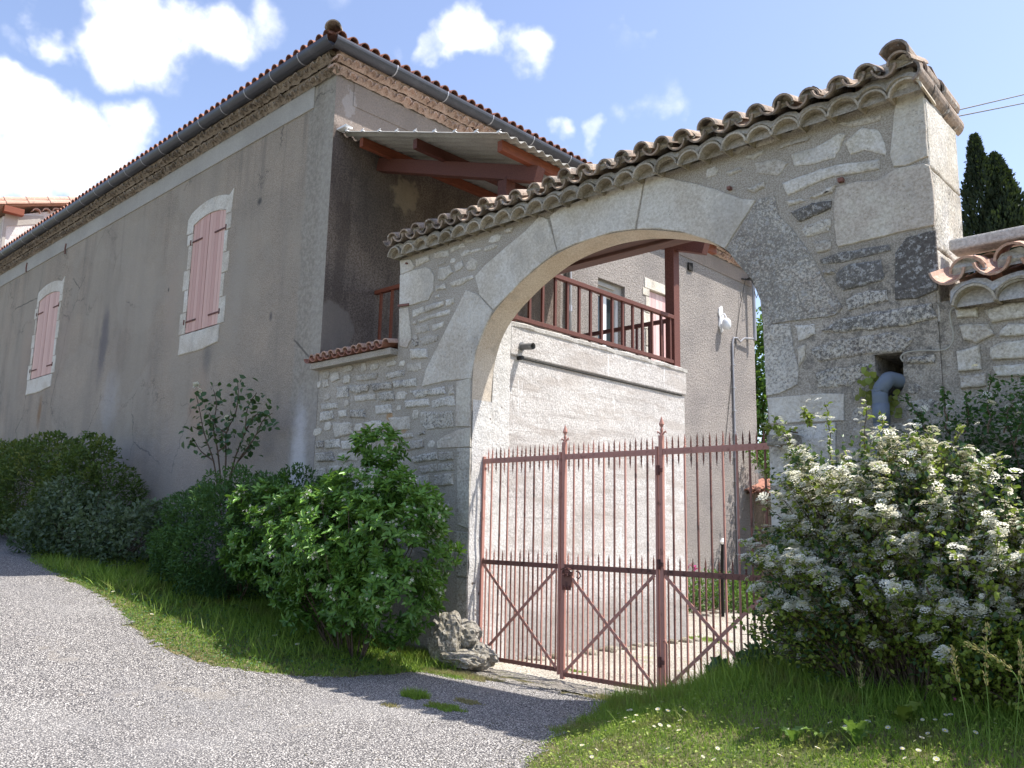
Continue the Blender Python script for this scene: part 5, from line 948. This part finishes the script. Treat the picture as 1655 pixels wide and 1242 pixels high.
t = thing('leafy_tree', 'light green tree seen through the right edge of the arch', 'tree', (-15.4, 30, -.3)); P, Nn = blobs_pts([(-15.4, 30, 8.4, 1.8, 1.6, 1.9), (-14.5, 29.7, 6.6, 1.5, 1.4, 1.2), (-16.6, 30.2, 7.2, 1.7, 1.5, 1.5), (-15.0, 30.1, 5.2, 1.6, 1.3, 1.2), (-14.2, 30, 9.2, .9, .9, .9)], 6500, .75); leafset('crown', P, Nn+RNG.normal(0, .8, P.shape), .2, .6, 'tree', t)
mb = MB(); mb.tube([(-15.4, 30, -.5), (-15.3, 30, 2.5), (-15.4, 30, 5), (-15.2, 30, 8.5)], [.28, .22, .14, .03], 8)
for k in range(16): q = P[RNG.integers(len(P))]; stems(mb, (-15.35, 30, random.uniform(3, 6.5)), [tuple(q)], .06, .2)
mb.build('trunk', 'bark', t)
bush('shrub', 'low green shrub beyond the yard by the end of the house', 'shrub', (-9.6, 19.2, -.3), [(-10.2, 20.6, 3.6, .4, .5, .4), (-9.6, 20.0, 3.3, .4, .5, .35)], 900, .09, .6, 'tree', .8, stemn=12)
# yard border: rubble, weeds, post
bush('border_plants', 'strip of green weeds at the foot of the roughcast wall in the yard', 'plants', (-10, 16.5, -.2), [(-10.4, 15, .1, .35, 1.4, .4), (-10.3, 17.5, .15, .4, 1.6, .45), (-10.1, 19.6, .1, .5, 1., .4), (-9.6, 18.2, -.05, .3, .8, .25)], 5500, .09, .4, 'tree', .8, stemn=6)
q = hit(1122, 917, 'y', 17); mg = thing('magenta_flower', 'single bright magenta flower on a stalk in the yard border', 'flower', tuple(q)); leafset('petals', np.repeat(q[None], 16, 0)+RNG.normal(0, .05, (16, 3)), RNG.normal(0, 1, (16, 3)), .09, .7, 'mag', mg); mb = MB(); mb.tube([(q[0], q[1], -.3), tuple(q)], .012, 5); mb.build('stalk', 'bark', mg)
a = hit(1167, 928, 'y', 16.5); b = hit(1168, 880, 'y', 16.5); gpst = thing('garden_post', 'thin dark post with a white top at the roughcast wall', 'post', tuple(a)); mb = MB(); mb.tube([(a[0], a[1], -.35), tuple(a), tuple(b)], .035, 6); mb.build('post', 'dark', gpst); mb = MB(); mb.tube([tuple(b), (b[0], b[1], b[2]+.05), (b[0], b[1], b[2]+.13)], [.03, .07, .02], 7); mb.build('cap', 'white', gpst)
def rock(name, label, c, r, seed, sub=4, mat='rock', amp=.3, parent=None, cat='rock', grp=None, sq=(1, 1, 1)):
    bm = bmesh.new(); bmesh.ops.create_icosphere(bm, subdivisions=sub, radius=1)
    for v in bm.verts:
        p = v.co.copy(); n = noise.fractal(p*1.3+Vector((seed, 0, 0)), 1, 2, 5)*amp+abs(noise.noise(p*3.1+Vector((0, seed, 0))))*-.35*amp*2+noise.noise(p*9+Vector((seed, seed, 0)))*.05
        v.co = Vector((p.x*(1+n)*r[0], p.y*(1+n)*r[1], p.z*(1+n)*r[2]))
    me = bpy.data.meshes.new(name); bm.to_mesh(me); bm.free(); a = me.attributes.new('rnd', 'FLOAT', 'FACE'); a.data.foreach_set('value', [random.random()*.1+.5]*len(me.polygons)); a = me.attributes.new('lich', 'FLOAT', 'FACE'); a.data.foreach_set('value', [.45]*len(me.polygons))
    me.materials.append(M[mat]); o = bpy.data.objects.new(name, me); COL.objects.link(o); o.location = c
    if label: tag(o, label, cat, grp)
    return o
def rk(px, py, y): q = hit(px, py, 'y', y); return (q[0], q[1], q[2])
rock('boulder', 'tallest pitted grey boulder at the left foot of the arch', rk(722, 1034, 6.75), (.21, .2, .31), 3.1, grp='boulders at the arch foot'); rock('boulder', 'small round boulder tucked against the jamb behind the others', rk(752, 1028, 6.98), (.20, .18, .17), 7.7, grp='boulders at the arch foot')
rock('boulder', 'low rounded boulder nearest the gate hinge', rk(776, 1062, 7.0), (.2, .2, .15), 11.3, grp='boulders at the arch foot'); rock('boulder', 'flat boulder half sunk in grass in front of the tallest one', rk(745, 1065, 6.75), (.28, .22, .10), 15.3, grp='boulders at the arch foot')
mb_ = []
for k in range(46):
    y = random.uniform(7.9, 12.2) if k < 30 else random.uniform(13, 20); x = PXR+random.uniform(0.02, .2) if k < 30 else -10.2+random.uniform(-.3, .6); s_ = random.uniform(.03, .08)*(1 if k < 30 else 1.8); mb_.append((x, y, gh(x, y)+s_*.2, s_))
V, F, b = [], [], 0
for (x, y, z, s_) in mb_:
    bm = bmesh.new(); bmesh.ops.create_icosphere(bm, subdivisions=2, radius=s_)
    for v in bm.verts: v.co *= 1+.5*noise.noise(v.co/s_*1.2+Vector((x, y, 0)))
    V += [(v.co.x*1.3+x, v.co.y*1.2+y, v.co.z*.8+z) for v in bm.verts]; F += [[v.index+b for v in f.verts] for f in bm.faces]; b = len(V); bm.free()
o = npmesh('rubble', V, F, np.full(len(F), .4), 'rock'); tag(o, None, None, kind='stuff')
# ------------------------------------------------------------------ grass
BLT = np.array([(-.5, 0, 0), (.5, 0, 0), (-.38, .45, .05), (.38, .45, .05), (0, 1, .28)]); BLF = np.array([(0, 1, 3), (0, 3, 2), (2, 3, 4)])
def grass(name, n, xr, yr, hfun, mat, dens=None, w=.005, lean=.35, lay=0):
    x = RNG.uniform(*xr, n); y = RNG.uniform(*yr, n); wb = wob(x, y)+RNG.normal(0, .035, n); ok = ~onroad(x+wb, y+wb) & ~inyard(x+wb*.6, y+wb*.6) & (y < D-.03)
    if dens is not None: ok &= RNG.uniform(0, 1, n) < dens(x, y)
    x, y = x[ok], y[ok]; z = h_np(x, y)-.005; h = hfun(x, y)*RNG.uniform(.55, 1.3, len(x)); d = np.stack([RNG.normal(0, lean, len(x)), RNG.normal(0, lean, len(x)), np.ones(len(x))], 1); nz = np.stack([RNG.normal(0, 1, len(x)), RNG.normal(0, 1, len(x)), np.zeros(len(x))+.01], 1)
    V, F = inst(BLT, BLF, np.stack([x, y, z], 1), d, nz, np.stack([np.full(len(x), w)*RNG.uniform(.7, 1.4, len(x)), h, h*RNG.uniform(.3, 1.6, len(x))], 1)); o = npmesh(name, V, F, np.repeat(RNG.uniform(0, 1, len(x)), 3), mat); o['kind'] = 'stuff'; return o
from math import hypot
BLa = np.array(BL+BR)
def dist_edge(x, y): return np.min(np.hypot(x[:, None]-BLa[None, :, 0], y[:, None]-BLa[None, :, 1]), 1)
grass('grass', 110000, (-19, -6.85), (2.6, 7.1), lambda x, y: .035+.05*np.clip((y-4.6)/1.5, 0, 1)+.10*(np.sin(x*1.7+y)*.5+.5)*np.clip((y-5.3), 0, 1), 'grass', w=.009, lean=.45)
grass('grass', 16000, (-40, -18), (4, 7.1), lambda x, y: .10+0*x, 'grass', w=.02)
grass('grass', 120000, (-4.9, .8), (3.0, 7.1), lambda x, y: .04+.04*np.clip((y-5.0)/1.2, 0, 1)+.10*np.clip((y-5.9)/.6, 0, 1), 'grass', lambda x, y: .55+.45*np.clip((y-4.3)/1., 0, 1), .0055, .4)
grass('tall_grass', 4200, (-4.3, .5), (5.2, 7.0), lambda x, y: .14+.16*np.clip(y-5.6, 0, 1), 'grass', lambda x, y: np.clip((y-5.6)/.6, 0.05, 1), .007, .4)
grass('tall_grass', 9000, (-15.5, -8.2), (4.9, 6.6), lambda x, y: .22+0*x, 'grass', lambda x, y: np.clip((y-4.7)/.6, 0, 1)*(.25+.75*(x < -12.2)), .011, .45)
grass('dry_grass', 40000, (-16, -6.85), (2.6, 6.9), lambda x, y: .03+0*x, 'dry', lambda x, y: np.where(dist_edge(x, y) < .45, .95, .08), .009, .6)
grass('dry_grass', 15000, (-4.9, .8), (3.0, 7.0), lambda x, y: .05+0*x, 'dry', lambda x, y: np.where(dist_edge(x, y) < .3, .7, .28)*np.where(y < 5.4, 1, .3), .005, .6)
# turf strips before the gate and in the yard
def strip(n, cx, cy, rx, ry, mat, h, w=.006, dz=.0):
    a = RNG.uniform(0, 2*math.pi, n); r = np.sqrt(RNG.uniform(0, 1, n))*(1+.25*np.sin(a*5+cx)); x = cx+np.cos(a)*r*rx; y = cy+np.sin(a)*r*ry; z = h_np(x, y)+dz
    V, F = inst(BLT, BLF, np.stack([x, y, z], 1), np.stack([RNG.normal(0, .6, n), RNG.normal(0, .6, n), np.ones(n)], 1), RNG.normal(0, 1, (n, 3)), np.stack([np.full(n, w), np.full(n, h)*RNG.uniform(.4, 1.3, n), np.full(n, h)], 1)); return V, F, RNG.uniform(0, 1, n)
for nm, mt, L_ in (('dry_grass', 'dry', [(5500, *ghit(1030, 1140), .55, .16, .04), (6000, *ghit(730, 1090), .65, .13, .045), (2200, *ghit(830, 1100), .35, .06, .02), (1500, *ghit(950, 1175), .3, .25, .03)]), ('grass', 'grass', [(2600, *ghit(1050, 1137), .5, .13, .03), (2500, *ghit(700, 1088), .6, .12, .04), (2500, *ghit(1130, 1035), .5, .3, .05), (3000, *ghit(1180, 965), .9, .5, .06), (2400, *ghit(1200, 940), .8, .5, .07), (900, *ghit(920, 1085), .25, .06, .03)])):
    VV, FF, rr, b = [], [], [], 0
    for (n, cx, cy, rx, ry, h) in L_:
        V, F, r_ = strip(n, cx, cy, rx, ry, mt, h); VV.append(V); FF.append(F+b); rr.append(np.repeat(r_, 3)); b += len(V)
    o = npmesh(nm, np.concatenate(VV), np.concatenate(FF), np.concatenate(rr), mt); o['kind'] = 'stuff'
for k, (px, py, rx, ry, n, lab) in enumerate(((671, 1128, .15, .09, 700, 'taller green grass tuft growing out of the asphalt before the gate'), (718, 1146, .22, .10, 900, 'flat green weed tuft on the asphalt right of the taller tuft'), (756, 1137, .16, .07, 420, 'brownish tuft on the asphalt nearest the gate'), (630, 1143, .10, .05, 160, 'palest small tuft at the left on the asphalt'))):
    cx, cy = ghit(px, py); V, F, r_ = strip(n, cx, cy, rx, ry, 'grass', .075 if k == 0 else .03, .007, .008); o = npmesh('grass_tuft', V, F, np.repeat(r_, 3), 'dry' if k > 1 else 'grass'); tag(o, lab, 'grass tuft', 'tufts on the asphalt')
nb_ = 2600; ed = np.array(BL+BR); kk = RNG.integers(0, len(ed)-1, nb_); tt = RNG.uniform(0, 1, nb_)[:, None]; pp = ed[kk]*(1-tt)+ed[kk+1]*tt+RNG.normal(0, .13, (nb_, 2)); pp = np.concatenate([pp, np.stack([RNG.uniform(-9, -3.5, 900), RNG.uniform(3.2, 7.2, 900)], 1)]); pp = pp[onroad(pp[:, 0], pp[:, 1]) | inyard(pp[:, 0], pp[:, 1]) | (RNG.uniform(0, 1, len(pp)) < .3)]
OC = np.array([(1, 0, 0), (0, 1, 0), (-1, 0, 0), (0, -1, 0), (.1, .1, .7), (0, 0, -.7)]); OF = np.array([(0, 1, 4), (1, 2, 4), (2, 3, 4), (3, 0, 4), (1, 0, 5), (2, 1, 5), (3, 2, 5), (0, 3, 5)])
V, F = inst(OC, OF, np.stack([pp[:, 0], pp[:, 1], h_np(pp[:, 0], pp[:, 1])+.012], 1), RNG.normal(0, 1, (len(pp), 3))*np.array([1, 1, .1]), np.tile([0, 0, 1.], (len(pp), 1)), .004+.009*RNG.uniform(0, 1, len(pp))**3); o = npmesh('loose_gravel', V, F, np.repeat(RNG.uniform(0, 1, len(pp)), 8), 'rock'); o['kind'] = 'stuff'
# low clover and weeds mixed into both verges
def weeds(n, xr, yr, size, mat='grass'):
    x = RNG.uniform(*xr, n); y = RNG.uniform(*yr, n); ok = ~onroad(x, y) & ~inyard(x, y) & (y < 7); x, y = x[ok], y[ok]; P = np.stack([x, y, h_np(x, y)+RNG.uniform(.01, .06, len(x))], 1); o = leafset('ground_cover', P, RNG.normal(0, 1, P.shape)*np.array([1, 1, .25]), size, .7, mat, None, jit=.3); o['kind'] = 'stuff'
weeds(9000, (-15, -6.8), (3, 6.9), .035, 'fine'); weeds(9000, (-4.6, .5), (3.2, 7), .022, 'spir')
def rosette(label, px, py, n, ln, wd, mat='broad', elev=.8, grp=None):
    cx, cy = ghit(px, py); t = thing('dock_plant', label, 'weed', (cx, cy, gh(cx, cy)), grp)
    for k in range(n):
        a = 2*math.pi*k/n+random.uniform(-.4, .4); d = Vector((math.cos(a), math.sin(a), elev*random.uniform(.5, 1.4))).normalized(); sd = d.cross(Vector((0, 0, 1))).normalized(); up = sd.cross(d); l = ln*random.uniform(.6, 1.1); m = 8; vs = []
        for i in range(m+1):
            u = i/m; w_ = wd*l*math.sin(math.pi*min(1, .04+u*.96))**.7*(.35+.65*u)*(1 if u < 1 else 0.02); c = Vector((cx, cy, gh(cx, cy)-.01))+d*l*u-Vector((0, 0, l*.45*u*u)); rip = .012*math.sin(u*26+k)
            vs += [c-sd*w_+up*(w_*.35+rip), c-up*.004, c+sd*w_+up*(w_*.35-rip)]
        V = [tuple(v) for v in vs]; F = [(3*i, 3*i+1, 3*i+4, 3*i+3) for i in range(m)]+[(3*i+1, 3*i+2, 3*i+5, 3*i+4) for i in range(m)]; npmesh('leaf', V, F, np.full(len(F), random.random()), mat, t, smooth=True)
rosette('large pale dock plant with one broad upright leaf in the sunlit verge', 1385, 1205, 6, .32, .2, elev=2.6); rosette('small dock plant with two rounded leaves left of the largest one', 1283, 1200, 4, .24, .26, elev=2.4); rosette('dock plant in the shade edge below the blossom bush', 1460, 1172, 5, .30, .24, 'spir', 2.2)
rosette('narrow leaved weed standing between the two paler dock plants', 1330, 1195, 5, .22, .14, elev=1.8); rosette('lone broad weed on the shaded left verge', 383, 992, 5, .34, .16, 'broad', 1.1); rosette('pair of broad leaves lying under the flowering shrub', 478, 1000, 4, .26, .2, 'broad', .7)
# seed-head grasses at the right edge
for k, (pts, lab) in enumerate((([(1660, 1242), (1658, 1150), (1640, 1090), (1600, 1060), (1566, 1043)], 'arching pale seed grass bending left at the right edge'), ([(1600, 1242), (1598, 1150), (1592, 1080), (1596, 1015)], 'upright green grass stalk beside the arching one'), ([(1640, 1242), (1645, 1150), (1650, 1080), (1648, 1040)], 'grass stalk rising furthest right'), ([(1570, 1220), (1556, 1130), (1545, 1085), (1540, 1050)], 'thin grass stalk leaning left before the dark undergrowth'), ([(1395, 1190), (1394, 1130), (1392, 1105), (1391, 1075)], 'single pale flower spike of grass in front of the bush'))):
    q = [Vector(hit(a, b, 'y', 4.75 if k != 4 else 5.6)) for a, b in pts]; gz = gh(q[0].x, q[0].y); t = thing('grass_stalk', lab, 'grass', (q[0].x, q[0].y, gz), 'seed grasses'); q = [Vector((q[0].x, q[0].y, gz-.02))]+q if q[0].z > gz else q
    q = [Vector(v) for v in catmull([tuple(v) for v in q], 5)]; mb = MB(); mb.tube(q, .0022, 4); mb.build('stem', 'broad', t); n0 = int(len(q)*.62); LP = []
    for v in q[n0:]: LP += [np.array(v)+RNG.normal(0, .006, 3) for _ in range(8)]
    dd = np.array(q[-1]-q[n0]); leafset('seed_head', np.array(LP), unit(dd)[None]+RNG.normal(0, .35, (len(LP), 3)), .022, .28, 'dry', t)
# daisies
VD, FD_ = [], []
for k in range(13):
    a = 2*math.pi*k/13; b = len(VD); VD += [(.3*math.cos(a-.1), .3*math.sin(a-.1), 0), (.95*math.cos(a-.17), .95*math.sin(a-.17), .1), (1.05*math.cos(a+.1), 1.05*math.sin(a+.1), .1), (.3*math.cos(a+.15), .3*math.sin(a+.15), 0)]; FD_.append((b, b+1, b+2, b+3))
b = len(VD); VD += [(.34*math.cos(2*math.pi*k/10), .34*math.sin(2*math.pi*k/10), .04) for k in range(10)]+[(0, 0, .14)]; EY = [(b+k, b+(k+1) % 10, b+10) for k in range(10)]
me = bpy.data.meshes.new('daisy'); sc_ = .013; HS = .075
sv = [(.0015, 0, -HS), (-.0008, .0012, -HS), (-.0008, -.0012, -HS), (.001, 0, 0), (-.0006, .001, 0), (-.0006, -.001, 0)]; c = len(VD)
me.from_pydata([(x*sc_, y*sc_, z*sc_) for x, y, z in VD]+sv, [], FD_+EY+[(c, c+1, c+4, c+3), (c+1, c+2, c+5, c+4), (c+2, c, c+3, c+5)]); a = me.attributes.new('rnd', 'FLOAT', 'FACE'); a.data.foreach_set('value', [.8]*len(me.polygons))
for m_ in ('petal', 'yel', 'grass'): me.materials.append(M[m_])
for p_ in me.polygons: p_.material_index = 0 if p_.index < 13 else 1 if p_.index < 23 else 2
first = True
R1 = [(0,405),(38,392),(50,390),(28,425),(27,440),(72,415),(62,442),(160,390),(201,397),(178,360),(267,395),(251,438),(145,463),(170,457),(205,462),(246,480),(244,463),(566,473),(201,556),(345,592),(390,603),(405,557),(577,566),(660,586),(814,556),(1020,446),(1001,473),(1102,472),(1243,440),(1265,497),(1240,515),(1272,512),(1336,486),(1358,418),(1338,420),(1295,440),(1461,494),(1160,560),(1227,568),(1213,527),(1170,600),(930,470),(938,487),(865,450),(1540,455),(1300,605),(-40,440),(-60,520),(-90,560),(-110,590),(-150,540)]
for pts, o_, s_, lab, grp, k in ((R1, (1000, 1000), 2.527, 'small white daisy in the sunlit grass verge right of the driveway', 'daisies in the right verge', 1.), ([(22,583),(630,805),(580,825),(565,862),(668,875),(760,978),(1395,1060),(1378,1085),(1490,1130),(490,680),(620,808)], (0, 680), 3.104, 'tiny white daisy in the shaded grass verge left of the arch', 'daisies in the left verge', 1.7)):
    for (a, b) in pts:
        px, py = o_[0]+a/s_, o_[1]+b/s_; x, y = ghit(px, py+6); hgt = HS*random.uniform(.75, 1.3); o = bpy.data.objects.new('daisy', me); COL.objects.link(o); o.location = (x, y, gh(x, y)+.06); o.scale = (k*random.uniform(.9, 1.45),)*3; o.rotation_euler = (random.uniform(.1, .6), random.uniform(-.3, .3), random.uniform(-2, 2)); tag(o, lab, 'daisy', grp)
for (px, py) in ((1377+0, 1150), (1227, 1110)):
    pass
q = ghit(1545, 1158); t = thing('wild_flower', 'tiny mauve wild flower in the shade at the lower right', 'flower', (q[0], q[1], gh(*q))); c = np.array([q[0], q[1], gh(*q)+.1]); leafset('petals', np.repeat(c[None], 7, 0), RNG.normal(0, 1, (7, 3))+np.array([0, 0, .6]), .016, .8, 'mag', t); mb = MB(); mb.tube([(q[0], q[1], gh(*q)-.01), tuple(c)], .0015, 4); mb.build('stem', 'grass', t)
